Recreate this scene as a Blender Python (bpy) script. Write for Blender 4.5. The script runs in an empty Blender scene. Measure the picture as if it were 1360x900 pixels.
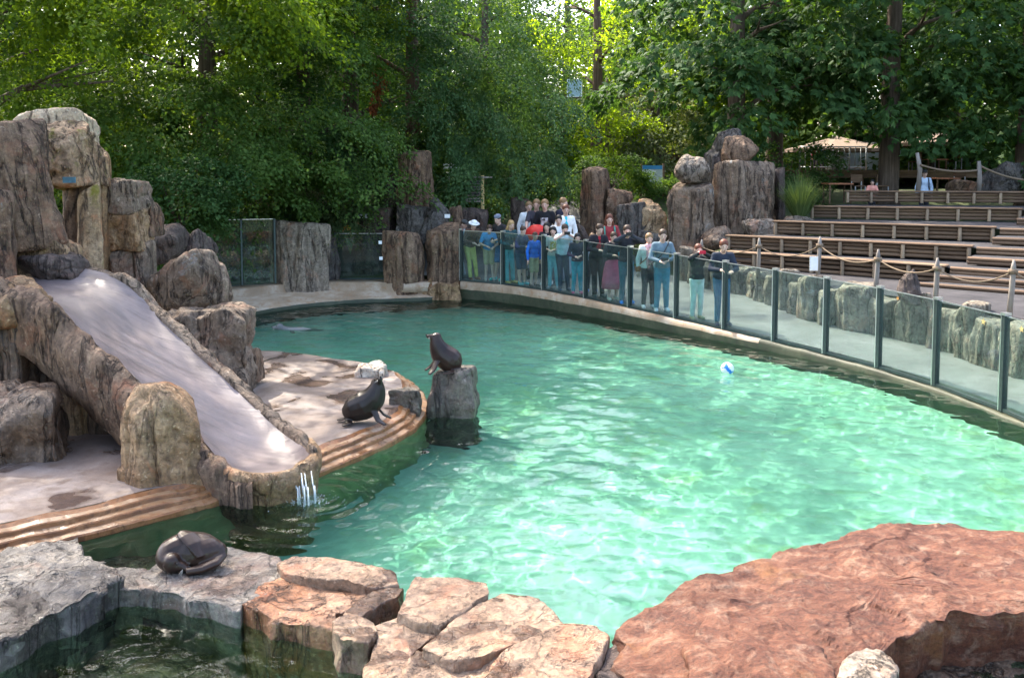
import bpy, bmesh, math, random
import numpy as np
from mathutils import Vector, Matrix
R = math.radians
sc = bpy.context.scene
COL = sc.collection

# ------------------------------------------------------------------ camera
CAM_H, F, PITCH, SHIFT = 3.6, 1200.0, R(4), 141.0
cam_data = bpy.data.cameras.new('camera')
cam = bpy.data.objects.new('camera', cam_data)
COL.objects.link(cam)
sc.camera = cam
cam.location = (0, 0, CAM_H)
cam.rotation_euler = (math.pi / 2 - PITCH, 0, 0)
cam_data.sensor_width = 36
cam_data.lens = F / 1360 * 36
cam_data.shift_y = -SHIFT / 1360
cam_data.clip_end = 600
sc.render.resolution_x, sc.render.resolution_y = 1024, 677

# ------------------------------------------------------------------ sky, sun, exposure
SUN_EL, SUN_AZ = R(50), R(-38)            # azimuth from +Y, negative = to the left
world = bpy.data.worlds.new('World')
sc.world = world
world.use_nodes = True
wn = world.node_tree
sky = wn.nodes.new('ShaderNodeTexSky')
sky.sky_type = 'NISHITA'
sky.sun_disc = False
sky.sun_elevation = SUN_EL
sky.sun_rotation = SUN_AZ
sky.dust_density = 4.0
sky.ozone_density = 0.4
wn.links.new(sky.outputs[0], wn.nodes['Background'].inputs[0])
wn.nodes['Background'].inputs[1].default_value = 0.15
sun_l = bpy.data.lights.new('sun', 'SUN')
sun_l.energy = 2.0
sun_l.angle = R(0.5)
sun_l.color = (1.0, 0.93, 0.80)
sun_l.cycles.is_caustics_light = True
sun = bpy.data.objects.new('sun', sun_l)
COL.objects.link(sun)
sdir = Vector((math.sin(SUN_AZ) * math.cos(SUN_EL), math.cos(SUN_AZ) * math.cos(SUN_EL), math.sin(SUN_EL)))
sun.rotation_euler = (-sdir).to_track_quat('-Z', 'Y').to_euler()
sun.location = sdir * 60
vs = sc.view_settings
vs.view_transform = 'Standard'
vs.look = 'None'
vs.exposure = 2.5
vs.gamma = 1.0
vs.use_curve_mapping = False
sc.render.engine = 'CYCLES'
cy = sc.cycles
cy.max_bounces = 8
cy.diffuse_bounces = 3
cy.glossy_bounces = 3
cy.transmission_bounces = 6
cy.transparent_max_bounces = 10
cy.caustics_reflective = False
cy.caustics_refractive = True
cy.sample_clamp_indirect = 6
cy.use_denoising = True

# ------------------------------------------------------------------ pixel of the photograph -> place in the world
def ray(px, py):
    dx = (px - 680) / F
    v = (450 - py - SHIFT) / F
    return Vector((dx, math.cos(PITCH) + v * math.sin(PITCH), -math.sin(PITCH) + v * math.cos(PITCH)))
def P(px, py, Y):
    d = ray(px, py)
    return Vector((0, 0, CAM_H)) + d * (Y / d.y)
def G(px, py, z=0.0):
    d = ray(px, py)
    return Vector((0, 0, CAM_H)) + d * ((z - CAM_H) / d.z)

# ------------------------------------------------------------------ noise
_rng = np.random.default_rng(5)
_perm = np.tile(_rng.permutation(256), 2)
_grad = _rng.normal(size=(256, 3)); _grad /= np.linalg.norm(_grad, axis=1)[:, None]
def noise(p):
    p = np.asarray(p, float)
    i = np.floor(p).astype(int); f = p - i; i &= 255
    u = f * f * f * (f * (f * 6 - 15) + 10)
    out = 0
    for a in (0, 1):
        for b in (0, 1):
            for c in (0, 1):
                h = _perm[_perm[_perm[(i[:, 0] + a) & 255] + ((i[:, 1] + b) & 255)] + ((i[:, 2] + c) & 255)]
                g = (_grad[h] * (f - np.array([a, b, c]))).sum(1)
                w = (u[:, 0] if a else 1 - u[:, 0]) * (u[:, 1] if b else 1 - u[:, 1]) * (u[:, 2] if c else 1 - u[:, 2])
                out = out + g * w
    return out * 1.6
def fbm(p, o=4):
    s = 0; a = 1.0; p = np.asarray(p, float)
    for k in range(o):
        s = s + a * noise(p + k * 17.3); p = p * 2.03; a *= .5
    return s

# ------------------------------------------------------------------ object helpers
def obj(name, me, mat=None, parent=None, loc=None):
    o = bpy.data.objects.new(name, me)
    COL.objects.link(o)
    if mat is not None:
        for m in (mat if isinstance(mat, (list, tuple)) else [mat]):
            if m.name not in [q.name for q in me.materials if q]:
                me.materials.append(m)
    if parent is not None:
        o.parent = parent
    if loc is not None:
        o.location = loc
    return o
def tag(o, label=None, cat=None, group=None, kind=None):
    if label: o['label'] = label
    if cat: o['category'] = cat
    if group: o['group'] = group
    if kind: o['kind'] = kind
    return o
def thing(name, label, cat, loc=(0, 0, 0), rz=0.0, group=None):
    o = bpy.data.objects.new(name, None)
    COL.objects.link(o)
    o.empty_display_size = .2
    o.location = loc
    o.rotation_euler = (0, 0, rz)
    return tag(o, label, cat, group)
def mesh_np(name, co, faces, smooth=True):
    me = bpy.data.meshes.new(name)
    co = np.ascontiguousarray(co, dtype=np.float32); faces = np.ascontiguousarray(faces, dtype=np.int32)
    me.vertices.add(len(co)); me.vertices.foreach_set('co', co.ravel())
    k = faces.shape[1]
    me.loops.add(faces.size); me.loops.foreach_set('vertex_index', faces.ravel())
    me.polygons.add(len(faces)); me.polygons.foreach_set('loop_start', np.arange(len(faces), dtype=np.int32) * k)
    me.update(calc_edges=True)
    me.polygons.foreach_set('use_smooth', np.full(len(faces), smooth))
    me.update()
    return me
def bm_mesh(name, bm, smooth=False):
    me = bpy.data.meshes.new(name)
    bm.normal_update()
    bm.to_mesh(me); bm.free()
    if smooth:
        me.shade_smooth()
    return me
def box_bm(bm, c, s, rz=0.0, bev=0.0):
    r = bmesh.ops.create_cube(bm, size=1)
    M = Matrix.Translation(c) @ Matrix.Rotation(rz, 4, 'Z') @ Matrix.Diagonal((*s, 1))
    bmesh.ops.transform(bm, matrix=M, verts=r['verts'])
    if bev:
        es = list({e for v in r['verts'] for e in v.link_edges})
        bmesh.ops.bevel(bm, geom=es, offset=bev, segments=1, affect='EDGES')
def tube_arrays(pts, rad, n=8, cap=True):
    """tapered tube along pts (rings), closed ends"""
    pts = [Vector(p) for p in pts]
    if not hasattr(rad, '__len__'): rad = [rad] * len(pts)
    co = []; f = []
    ref = None
    for i, p in enumerate(pts):
        t = (pts[min(i + 1, len(pts) - 1)] - pts[max(i - 1, 0)]).normalized()
        if ref is None:
            ref = t.orthogonal().normalized()
        ref = (ref - t * ref.dot(t)).normalized()
        b = t.cross(ref)
        for k in range(n):
            a = 2 * math.pi * k / n
            co.append(p + (ref * math.cos(a) + b * math.sin(a)) * rad[i])
    for i in range(len(pts) - 1):
        for k in range(n):
            a, b2 = i * n + k, i * n + (k + 1) % n
            f.append((a, b2, b2 + n, a + n))
    if cap:
        f.append(tuple(range(n))[::-1]); f.append(tuple(range((len(pts) - 1) * n, len(pts) * n)))
    return co, f
def tube_mesh(name, pts, rad, n=8, smooth=True):
    co, f = tube_arrays(pts, rad, n)
    me = bpy.data.meshes.new(name); me.from_pydata([tuple(c) for c in co], [], f)
    if smooth: me.shade_smooth()
    return me
class MB:
    def __init__(s): s.co = []; s.f = []
    def add(s, co, f):
        b = len(s.co); s.co += [tuple(c) for c in co]; s.f += [tuple(i + b for i in q) for q in f]
        return s
    def tube(s, pts, rad, n=8): return s.add(*tube_arrays(pts, rad, n))
    def box(s, c, z, rz=0.0):
        c = Vector(c); co = []
        M = Matrix.Rotation(rz, 3, 'Z')
        for a in (-.5, .5):
            for b in (-.5, .5):
                for d in (-.5, .5):
                    co.append(c + M @ Vector((a * z[0], b * z[1], d * z[2])))
        return s.add(co, [(0, 1, 3, 2), (4, 6, 7, 5), (0, 4, 5, 1), (2, 3, 7, 6), (0, 2, 6, 4), (1, 5, 7, 3)])
    def mesh(s, name, smooth=False):
        me = bpy.data.meshes.new(name); me.from_pydata(s.co, [], s.f)
        if smooth: me.shade_smooth()
        return me
def spline(pts, n):
    """Catmull-Rom through pts, n samples in all"""
    p = [Vector(q) for q in pts]
    p = [p[0] * 2 - p[1]] + p + [p[-1] * 2 - p[-2]]
    out = []
    m = len(p) - 3
    for i in range(n):
        t = i / (n - 1) * m; k = min(int(t), m - 1); t -= k
        a, b, c, d = p[k:k + 4]
        out.append(.5 * ((2 * b) + (c - a) * t + (2 * a - 5 * b + 4 * c - d) * t * t + (3 * b - a - 3 * c + d) * t ** 3))
    return out

# ------------------------------------------------------------------ materials
class NT:
    def __init__(s, name):
        s.m = bpy.data.materials.new(name); s.m.use_nodes = True
        s.t = s.m.node_tree; s.bsdf = s.t.nodes['Principled BSDF']; s.out = s.t.nodes['Material Output']
    def n(s, typ, **kw):
        nd = s.t.nodes.new('ShaderNode' + typ)
        for k, v in kw.items():
            if k.startswith('i_'):
                nd.inputs[k[2:].replace('_', ' ')].default_value = v
            else:
                setattr(nd, k, v)
        return nd
    def l(s, a, b): s.t.links.new(a, b)
    def coords(s, scale=(1, 1, 1), rnd=True):
        tc = s.n('TexCoord'); mp = s.n('Mapping'); mp.inputs['Scale'].default_value = scale
        s.l(tc.outputs['Object'], mp.inputs['Vector'])
        if rnd:
            oi = s.n('ObjectInfo'); mu = s.n('Math', operation='MULTIPLY'); mu.inputs[1].default_value = 57
            s.l(oi.outputs['Random'], mu.inputs[0]); s.l(mu.outputs[0], mp.inputs['Location'])
        return mp.outputs[0]
    def noise(s, vec, scale, detail=6, rough=.55, dist=0.0):
        nd = s.n('TexNoise'); nd.inputs['Scale'].default_value = scale; nd.inputs['Detail'].default_value = detail
        nd.inputs['Roughness'].default_value = rough; nd.inputs['Distortion'].default_value = dist
        s.l(vec, nd.inputs['Vector']); return nd.outputs['Fac']
    def ramp(s, fac, stops):
        nd = s.n('ValToRGB'); cr = nd.color_ramp
        while len(cr.elements) < len(stops): cr.elements.new(.5)
        for e, (p, c) in zip(cr.elements, stops):
            e.position = p; e.color = (*c, 1) if len(c) == 3 else c
        s.l(fac, nd.inputs[0]); return nd.outputs[0]
    def mix(s, fac, a, b, mode='MIX'):
        nd = s.n('Mix', data_type='RGBA', blend_type=mode)
        for sock, v in ((nd.inputs[0], fac), (nd.inputs[6], a), (nd.inputs[7], b)):
            if hasattr(v, 'default_value') or hasattr(v, 'is_linked'): s.l(v, sock)
            else: sock.default_value = v if not isinstance(v, tuple) else (*v, 1)[:4]
        return nd.outputs[2]
    def bump(s, h, strength=.5, dist=.02, prev=None):
        b = s.n('Bump'); b.inputs['Strength'].default_value = strength; b.inputs['Distance'].default_value = dist
        s.l(h, b.inputs['Height'])
        if prev is not None: s.l(prev, b.inputs['Normal'])
        return b.outputs[0]
    def done(s, col=None, rough=.8, normal=None, spec=.35):
        if col is not None:
            if isinstance(col, tuple): s.bsdf.inputs['Base Color'].default_value = (*col, 1)
            else: s.l(col, s.bsdf.inputs['Base Color'])
        if isinstance(rough, (int, float)): s.bsdf.inputs['Roughness'].default_value = rough
        else: s.l(rough, s.bsdf.inputs['Roughness'])
        s.bsdf.inputs['Specular IOR Level'].default_value = spec
        if normal is not None: s.l(normal, s.bsdf.inputs['Normal'])
        return s.m
def plain(name, col, rough=.7, metal=0.0, var=.25, scale=14, spec=.35):
    t = NT(name); v = t.coords()
    f = t.noise(v, scale, 5)
    d = tuple(c * (1 - var) for c in col); u = tuple(min(1, c * (1 + var)) for c in col)
    t.bsdf.inputs['Metallic'].default_value = metal
    return t.done(t.ramp(f, [(.3, d), (.7, u)]), rough, t.bump(f, .15, .01), spec)
KD = .82
def rock_mat(name, dark, mid, light, streak=.6, lichen=None, lich_at=.62, rough=.75, wet=None, scale=1.0, cracks=.12, fiss=.85):
    dark, mid, light = [tuple(c * KD * w for c, w in zip(q, (1.14, 1.0, .82))) for q in (dark, mid, light)]
    if lichen: lichen = tuple(c * .8 for c in lichen)
    t = NT(name)
    v = t.coords((scale, scale, scale)); vs_ = t.coords((5.5 * scale, 5.5 * scale, .75 * scale))
    big = t.noise(v, 1.5, 8, .6, .4); st = t.noise(vs_, 1.6, 7, .6, .2); fine = t.noise(v, 22, 6, .65)
    c = t.ramp(big, [(.28, dark), (.48, mid), (.72, light)])
    sc_ = t.ramp(st, [(.3, tuple(x * .28 for x in mid)), (.47, mid), (.62, tuple(.5 * (x + y) for x, y in zip(mid, light))), (.74, tuple(x * 1.15 for x in light))])
    c = t.mix(streak, c, sc_)
    g = t.ramp(fine, [(.25, (.35, .33, .32)), (.5, (1, 1, 1)), (.8, (1.5, 1.46, 1.4))])
    c = t.mix(.9, c, g, 'MULTIPLY')
    me_ = t.noise(v, 6.5, 7, .7, .5); c = t.mix(.8, c, t.ramp(me_, [(.3, (.38, .34, .31)), (.5, (1, 1, 1)), (.72, (1.45, 1.4, 1.32))]), 'MULTIPLY')
    rf = t.ramp(t.noise(v, 1.9, 6, .65, .7), [(.55, (0, 0, 0)), (.68, (.55, .55, .55))]); c = t.mix(rf, c, tuple(x * y for x, y in zip(mid, (1.7, 1.05, .8))))
    sp = t.ramp(t.noise(v, 17, 5, .7, .3), [(.60, (0, 0, 0)), (.68, (.7, .7, .7))]); c = t.mix(sp, c, tuple(min(.7, x * 1.35 + .03) for x in light))
    lf_ = t.n('Math', operation='SUBTRACT'); lf_.inputs[1].default_value = .5; t.l(t.noise(t.coords((2.6 * scale, 2.6 * scale, .45 * scale)), 1.0, 5, .6, .5), lf_.inputs[0])
    la = t.n('Math', operation='ABSOLUTE'); t.l(lf_.outputs[0], la.inputs[0])
    fis = t.ramp(la.outputs[0], [(.0, (.12, .10, .09)), (.018, (.75, .73, .72)), (.035, (1, 1, 1))]); c = t.mix(fiss, c, fis, 'MULTIPLY')  # crevice shade painted into the colour as thin upright lines, besides the bump
    if lichen:
        lf = t.ramp(t.noise(v, 2.3, 9, .68, .6), [(lich_at, (0, 0, 0)), (lich_at + .09, (1, 1, 1))])
        c = t.mix(lf, c, lichen)
    vo = t.n('TexVoronoi', feature='DISTANCE_TO_EDGE'); vo.inputs['Scale'].default_value = 2.4 * scale
    dn = t.n('TexNoise'); dn.inputs['Scale'].default_value = 3.0; dn.inputs['Detail'].default_value = 5
    t.l(v, dn.inputs['Vector']); av = t.n('VectorMath', operation='MULTIPLY_ADD'); av.inputs[1].default_value = (.45, .45, .45)
    t.l(dn.outputs['Color'], av.inputs[0]); t.l(v, av.inputs[2]); t.l(av.outputs[0], vo.inputs['Vector'])
    cr = t.ramp(vo.outputs['Distance'], [(0, (0, 0, 0)), (.018, (1, 1, 1))])
    c = t.mix(cracks, c, t.mix(1.0, c, cr, 'MULTIPLY'))
    nb = t.bump(st, .8, .07); nb = t.bump(fis, .7, .06, nb); nb = t.bump(cr, .12, .02, nb); nb = t.bump(me_, .9, .05, nb); nb = t.bump(fine, .6, .014, nb)
    rg = rough
    if wet is not None:
        wf = t.ramp(t.noise(v, 1.3, 3, .5, .8), [(wet, (0, 0, 0)), (wet + .025, (1, 1, 1))])
        c = t.mix(wf, c, t.mix(1.0, c, (.42, .38, .38), 'MULTIPLY'))
        rg = t.ramp(wf, [(0, (rough,) * 3), (1, (.18,) * 3)])
    return t.done(c, rg, nb, .4)
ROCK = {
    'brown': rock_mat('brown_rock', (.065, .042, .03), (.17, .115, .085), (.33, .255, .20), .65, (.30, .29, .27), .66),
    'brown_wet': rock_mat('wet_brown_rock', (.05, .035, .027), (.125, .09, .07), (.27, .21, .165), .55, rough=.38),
    'grey': rock_mat('grey_rock', (.10, .09, .08), (.22, .20, .185), (.42, .39, .37), .6, (.36, .27, .2), .66),
    'greybrown': rock_mat('grey_brown_rock', (.08, .06, .048), (.19, .15, .125), (.36, .31, .27), .45, (.34, .33, .30), .62),
    'golden': rock_mat('golden_brown_rock', (.10, .058, .03), (.27, .175, .10), (.52, .41, .29), .35, rough=.6, fiss=.45),
    'lip': rock_mat('golden_lip_rock', (.10, .058, .03), (.25, .165, .095), (.48, .38, .27), .08, (.4, .33, .25), .62, rough=.5, fiss=.12),
    'mossy': rock_mat('mossy_tan_rock', (.12, .08, .05), (.30, .21, .14), (.5, .4, .3), .3, (.26, .21, .035), .56),
    'pale': rock_mat('pale_tan_rock', (.30, .24, .17), (.48, .41, .33), (.66, .6, .52), .3, (.36, .29, .10), .62),
    'dark': rock_mat('dark_purple_rock', (.04, .032, .032), (.088, .07, .07), (.165, .14, .14), .3, (.19, .17, .15), .68),
    'slate': rock_mat('dark_slate_rock', (.05, .05, .055), (.10, .10, .108), (.19, .19, .2), .3),
    'wall': rock_mat('weathered_wall_rock', (.09, .085, .075), (.20, .19, .17), (.36, .35, .32), .6, (.36, .36, .32), .62),
    'sandy': rock_mat('sandy_rock', (.2, .14, .09), (.38, .29, .2), (.56, .46, .35), .2, (.26, .22, .03), .58),
    'slab': rock_mat('pinkish_slab_rock', (.20, .135, .10), (.325, .245, .195), (.45, .37, .31), .1, (.44, .29, .16), .62, wet=.55, rough=.7, cracks=.12, fiss=.15),
    'bluegrey': rock_mat('blue_grey_slab_rock', (.05, .05, .055), (.12, .12, .13), (.28, .28, .285), .15, (.32, .26, .22), .62, wet=.56, rough=.5, cracks=.15, fiss=.4),
    'rust': rock_mat('rusty_slab_rock', (.13, .055, .03), (.28, .135, .075), (.44, .31, .24), .15, (.46, .42, .4), .6, rough=.45),
    'white': rock_mat('chalky_stone', (.36, .34, .31), (.55, .53, .5), (.75, .74, .72), .2, cracks=.2),
    'wetgrey': rock_mat('wet_grey_stone', (.035, .034, .032), (.09, .083, .077), (.24, .22, .20), .2, (.42, .3, .17), .64, rough=.35),
}
def red_rock():
    t = NT('red_sandstone'); v = t.coords((1, 1, 1), False); v2 = t.coords((.9, 2.6, 3), False)
    a = t.noise(v2, 1.6, 10, .72, .8); b = t.noise(v, 6.5, 9, .75, .5); f = t.noise(v, 38, 6, .7); k = t.noise(v, 1.1, 5, .6, .5)
    c = t.ramp(a, [(.27, (.022, .007, .004)), (.43, (.088, .026, .012)), (.57, (.15, .055, .027)), (.74, (.30, .19, .125))])
    pl = t.ramp(b, [(.52, (0, 0, 0)), (.68, (1, 1, 1))])
    c = t.mix(t.mix(.75, (0, 0, 0), pl), c, (.27, .17, .115))
    oc = t.ramp(k, [(.58, (0, 0, 0)), (.68, (.8, .8, .8))]); c = t.mix(oc, c, (.19, .075, .02))
    g = t.ramp(f, [(.25, (.3, .3, .3)), (.5, (1, 1, 1)), (.8, (1.6, 1.55, 1.45))]); c = t.mix(.95, c, g, 'MULTIPLY')
    nb = t.bump(a, .7, .06); nb = t.bump(b, .8, .035, nb); nb = t.bump(f, .8, .012, nb)
    return t.done(c, .62, nb, .35)
ROCK['red'] = red_rock()

def concrete(name, cols, stain=None, rough=.75, scale=1.0, wetat=None, crack=False):
    t = NT(name); v = t.coords((scale,) * 3, False)
    a = t.noise(v, .9, 8, .62, .6); b = t.noise(v, 4.2, 7, .65, .4); f = t.noise(v, 60, 4, .6)
    c = t.ramp(a, [(.3, cols[0]), (.5, cols[1]), (.72, cols[2])])
    if stain:
        sf = t.ramp(b, [(.5, (0, 0, 0)), (.66, (.9, .9, .9))]); c = t.mix(sf, c, stain)
    c = t.mix(.6, c, t.ramp(f, [(.25, (.7, .7, .7)), (.75, (1.2, 1.2, 1.2))]), 'MULTIPLY')
    rg = rough
    if wetat:
        wf = t.ramp(t.noise(v, .8, 4, .55, 1.0), [(wetat, (0, 0, 0)), (wetat + .05, (1, 1, 1))])
        c = t.mix(wf, c, t.mix(1.0, c, (.55, .5, .48), 'MULTIPLY')); rg = t.ramp(wf, [(0, (rough,) * 3), (1, (.2,) * 3)])
    nb = t.bump(b, .3, .02); nb = t.bump(f, .25, .004, nb)
    return t.done(c, rg, nb, .4)
M_PLAT = concrete('platform_concrete', ((.12, .085, .07), (.20, .153, .128), (.31, .258, .225)), (.145, .098, .07), .55, 1.0, .54)
M_RIM = concrete('rust_stained_rim', ((.16, .06, .025), (.34, .15, .06), (.5, .36, .25)), (.15, .05, .02), .4, 2.2, .56)
M_RISER = concrete('rust_orange_step_edge', ((.12, .045, .015), (.24, .095, .03), (.34, .18, .085)), (.09, .035, .012), .4, 3.5)
M_RIMTOP = concrete('tan_step_tread', ((.14, .07, .032), (.27, .15, .075), (.40, .30, .215)), (.19, .075, .025), .35, 1.9, .57)
M_PLWALL = concrete('olive_underwater_wall', ((.19, .21, .11), (.29, .32, .17), (.38, .42, .25)), (.22, .24, .12), .6, 1.5)
M_CURB = concrete('sandy_pool_curb', ((.25, .17, .105), (.40, .29, .20), (.54, .45, .36)), (.34, .20, .11), .6, 1.6)
M_WALLIN = concrete('algae_pool_wall', ((.022, .027, .014), (.048, .052, .028), (.09, .092, .055)), (.025, .04, .018), .6, 1.5)
M_PATH = concrete('grey_path_paving', ((.085, .082, .075), (.135, .13, .12), (.20, .19, .18)), (.10, .095, .085), .7, .8)
M_TREAD = concrete('dark_gravel_tread', ((.022, .02, .022), (.036, .033, .036), (.06, .055, .057)), None, .95, 2)
def slide_mat():
    t = NT('wet_mauve_slide'); tc = t.n('TexCoord'); mp = t.n('Mapping'); mp.inputs['Rotation'].default_value = (0, 0, R(38)); mp.inputs['Scale'].default_value = (.7, 7, .7)
    t.l(tc.outputs['Object'], mp.inputs['Vector']); v = t.coords((1, 1, 1), False)
    a = t.noise(mp.outputs[0], 1.6, 8, .65, .5); b = t.noise(v, 1.1, 6, .6, .4); f = t.noise(v, 45, 4, .6)
    c = t.ramp(b, [(.3, (.115, .085, .08)), (.5, (.155, .12, .116)), (.72, (.205, .165, .16))])
    c = t.mix(.75, c, t.ramp(a, [(.3, (.6, .56, .55)), (.52, (1, 1, 1)), (.72, (1.35, 1.32, 1.3))]), 'MULTIPLY')
    return t.done(c, t.ramp(a, [(.3, (.26,) * 3), (.7, (.5,) * 3)]), t.bump(f, .2, .004, t.bump(a, .45, .02)), .5)
M_SLIDE = slide_mat()
M_SOIL = concrete('soil_and_leaf_litter', ((.035, .045, .018), (.06, .075, .028), (.11, .115, .05)), (.05, .085, .022), .95, 1.2)
def pool_floor_mat():
    t = NT('painted_pool_floor'); v = t.coords((1, 1, 1), False)
    a = t.noise(v, .35, 5, .55, .5); b = t.noise(v, 1.7, 7, .65, .5); f = t.noise(v, 9, 6, .6)
    c = t.ramp(a, [(.25, (.23, .36, .285)), (.5, (.33, .455, .38)), (.75, (.43, .54, .465))])
    c = t.mix(t.ramp(b, [(.54, (0, 0, 0)), (.72, (.75, .75, .75))]), c, (.30, .40, .20))
    c = t.mix(.5, c, t.ramp(f, [(.3, (.75, .75, .75)), (.7, (1.15, 1.15, 1.15))]), 'MULTIPLY')
    return t.done(c, .9, None, .1)
M_FLOOR = pool_floor_mat()
def water_mat():
    t = NT('pool_water'); n = t.t; n.nodes.remove(t.bsdf)
    g = t.n('BsdfRefraction'); g.inputs['Roughness'].default_value = 0; g.inputs['IOR'].default_value = 1.33
    g.inputs['Color'].default_value = (.69, .965, .855, 1)
    gl = t.n('BsdfGlossy'); gl.inputs['Roughness'].default_value = .03
    fr = t.n('Fresnel'); fr.inputs[0].default_value = 1.33
    mx = t.n('MixShader'); t.l(fr.outputs[0], mx.inputs[0]); t.l(g.outputs[0], mx.inputs[1]); t.l(gl.outputs[0], mx.inputs[2])
    t.l(mx.outputs[0], t.out.inputs[0]); return t.m
M_WATER = water_mat()
def glass_mat(name, tint, refl=1.0):
    t = NT(name); t.t.nodes.remove(t.bsdf)
    tr = t.n('BsdfTransparent'); tr.inputs[0].default_value = (*tint, 1)
    gl = t.n('BsdfGlossy'); gl.inputs['Roughness'].default_value = .01
    lw = t.n('LayerWeight'); pw = t.n('Math', operation='POWER'); pw.inputs[1].default_value = 5; t.l(lw.outputs['Facing'], pw.inputs[0]); fr = t.n('Math', operation='MULTIPLY_ADD'); fr.inputs[1].default_value = .9; fr.inputs[2].default_value = .03; t.l(pw.outputs[0], fr.inputs[0])
    v = t.coords((1, 1, 1)); df = t.n('BsdfDiffuse'); df.inputs[0].default_value = (.55, .62, .58, 1)
    mx = t.n('MixShader'); t.l(fr.outputs[0], mx.inputs[0]); t.l(tr.outputs[0], mx.inputs[1]); t.l(gl.outputs[0], mx.inputs[2])
    m2 = t.n('MixShader'); film = t.ramp(t.noise(v, 2.2, 7, .6), [(.35, (.01,) * 3), (.75, (.05,) * 3)])
    t.l(film, m2.inputs[0]); t.l(mx.outputs[0], m2.inputs[1]); t.l(df.outputs[0], m2.inputs[2])
    t.l(m2.outputs[0], t.out.inputs[0]); return t.m
M_GLASS = glass_mat('teal_tinted_glass', (.77, .875, .865))
M_GLASS_CLEAR = glass_mat('greenish_glass', (.78, .88, .82))
M_METAL = plain('dark_green_metal', (.055, .075, .075), .4, .6, .15)
M_STEEL = plain('brushed_steel', (.62, .63, .62), .3, .9, .1)
def wood_mat(name, c0, c1, c2, axis=0, rough=.75):
    t = NT(name); s = [14, 14, 14]; s[axis] = .9
    v = t.coords(tuple(s)); v1 = t.coords((1, 1, 1))
    g = t.noise(v, 1.0, 6, .6, .3); b = t.noise(v1, 2.0, 5, .6)
    c = t.ramp(g, [(.28, c0), (.52, c1), (.78, c2)]); c = t.mix(.5, c, t.ramp(b, [(.3, (.5, .5, .5)), (.7, (1.3, 1.3, 1.3))]), 'MULTIPLY')
    oi = t.n('ObjectInfo'); c = t.mix(.6, c, t.ramp(oi.outputs['Random'], [(0, (.55, .52, .5)), (1, (1.35, 1.3, 1.2))]), 'MULTIPLY')
    return t.done(c, rough, t.bump(g, .4, .01), .3)
M_LOG = wood_mat('brown_log', (.075, .042, .024), (.175, .11, .068), (.33, .235, .155))
M_POSTW = wood_mat('weathered_post', (.17, .115, .07), (.33, .245, .165), (.52, .43, .33), 2)
M_PALEPOST = wood_mat('pale_grey_post', (.13, .11, .095), (.24, .21, .185), (.40, .36, .33), 2)
M_ROPE = plain('hemp_rope', (.18, .13, .085), .9, 0, .3, 60)
M_BARK = wood_mat('tree_bark', (.05, .035, .025), (.11, .08, .06), (.2, .155, .12), 2, .9)
M_BARK2 = wood_mat('brown_trunk_bark', (.06, .035, .025), (.135, .085, .065), (.22, .15, .12), 2, .9)
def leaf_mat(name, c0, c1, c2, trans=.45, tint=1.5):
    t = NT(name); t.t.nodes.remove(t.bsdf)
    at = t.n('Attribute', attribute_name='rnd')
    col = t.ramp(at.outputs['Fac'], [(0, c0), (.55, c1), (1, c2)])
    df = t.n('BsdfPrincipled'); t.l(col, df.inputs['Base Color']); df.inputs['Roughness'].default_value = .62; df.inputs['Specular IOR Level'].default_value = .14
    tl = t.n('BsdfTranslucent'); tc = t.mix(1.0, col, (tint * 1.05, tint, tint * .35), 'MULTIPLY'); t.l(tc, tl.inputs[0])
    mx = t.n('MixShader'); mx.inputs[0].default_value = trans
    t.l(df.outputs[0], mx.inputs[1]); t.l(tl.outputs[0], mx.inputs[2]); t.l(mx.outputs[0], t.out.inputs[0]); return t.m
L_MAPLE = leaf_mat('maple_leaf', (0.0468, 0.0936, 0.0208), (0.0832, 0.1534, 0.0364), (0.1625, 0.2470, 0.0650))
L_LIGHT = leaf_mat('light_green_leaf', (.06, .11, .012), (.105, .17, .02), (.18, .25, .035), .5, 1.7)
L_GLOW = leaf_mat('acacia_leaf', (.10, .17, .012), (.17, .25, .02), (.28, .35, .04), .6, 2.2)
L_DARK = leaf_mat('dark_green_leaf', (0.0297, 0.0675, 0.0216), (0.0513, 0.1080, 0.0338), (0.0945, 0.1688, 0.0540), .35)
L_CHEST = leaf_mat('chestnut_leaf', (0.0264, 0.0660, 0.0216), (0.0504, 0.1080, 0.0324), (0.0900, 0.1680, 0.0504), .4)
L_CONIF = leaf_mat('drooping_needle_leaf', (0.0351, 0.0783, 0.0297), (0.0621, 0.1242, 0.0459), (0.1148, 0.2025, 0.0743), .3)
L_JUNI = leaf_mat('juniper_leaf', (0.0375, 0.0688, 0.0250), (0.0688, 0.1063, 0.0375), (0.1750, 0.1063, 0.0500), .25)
L_GRASS = leaf_mat('grass_blade', (.06, .10, .035), (.10, .155, .055), (.17, .23, .09), .3)
L_RUST = leaf_mat('rust_dead_leaf', (.16, .05, .025), (.26, .09, .04), (.34, .14, .07), .3, 1.0)
L_VARI = leaf_mat('variegated_leaf', (.07, .11, .05), (.15, .19, .09), (.32, .34, .2), .4, 1.2)
#@@SETTING

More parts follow.
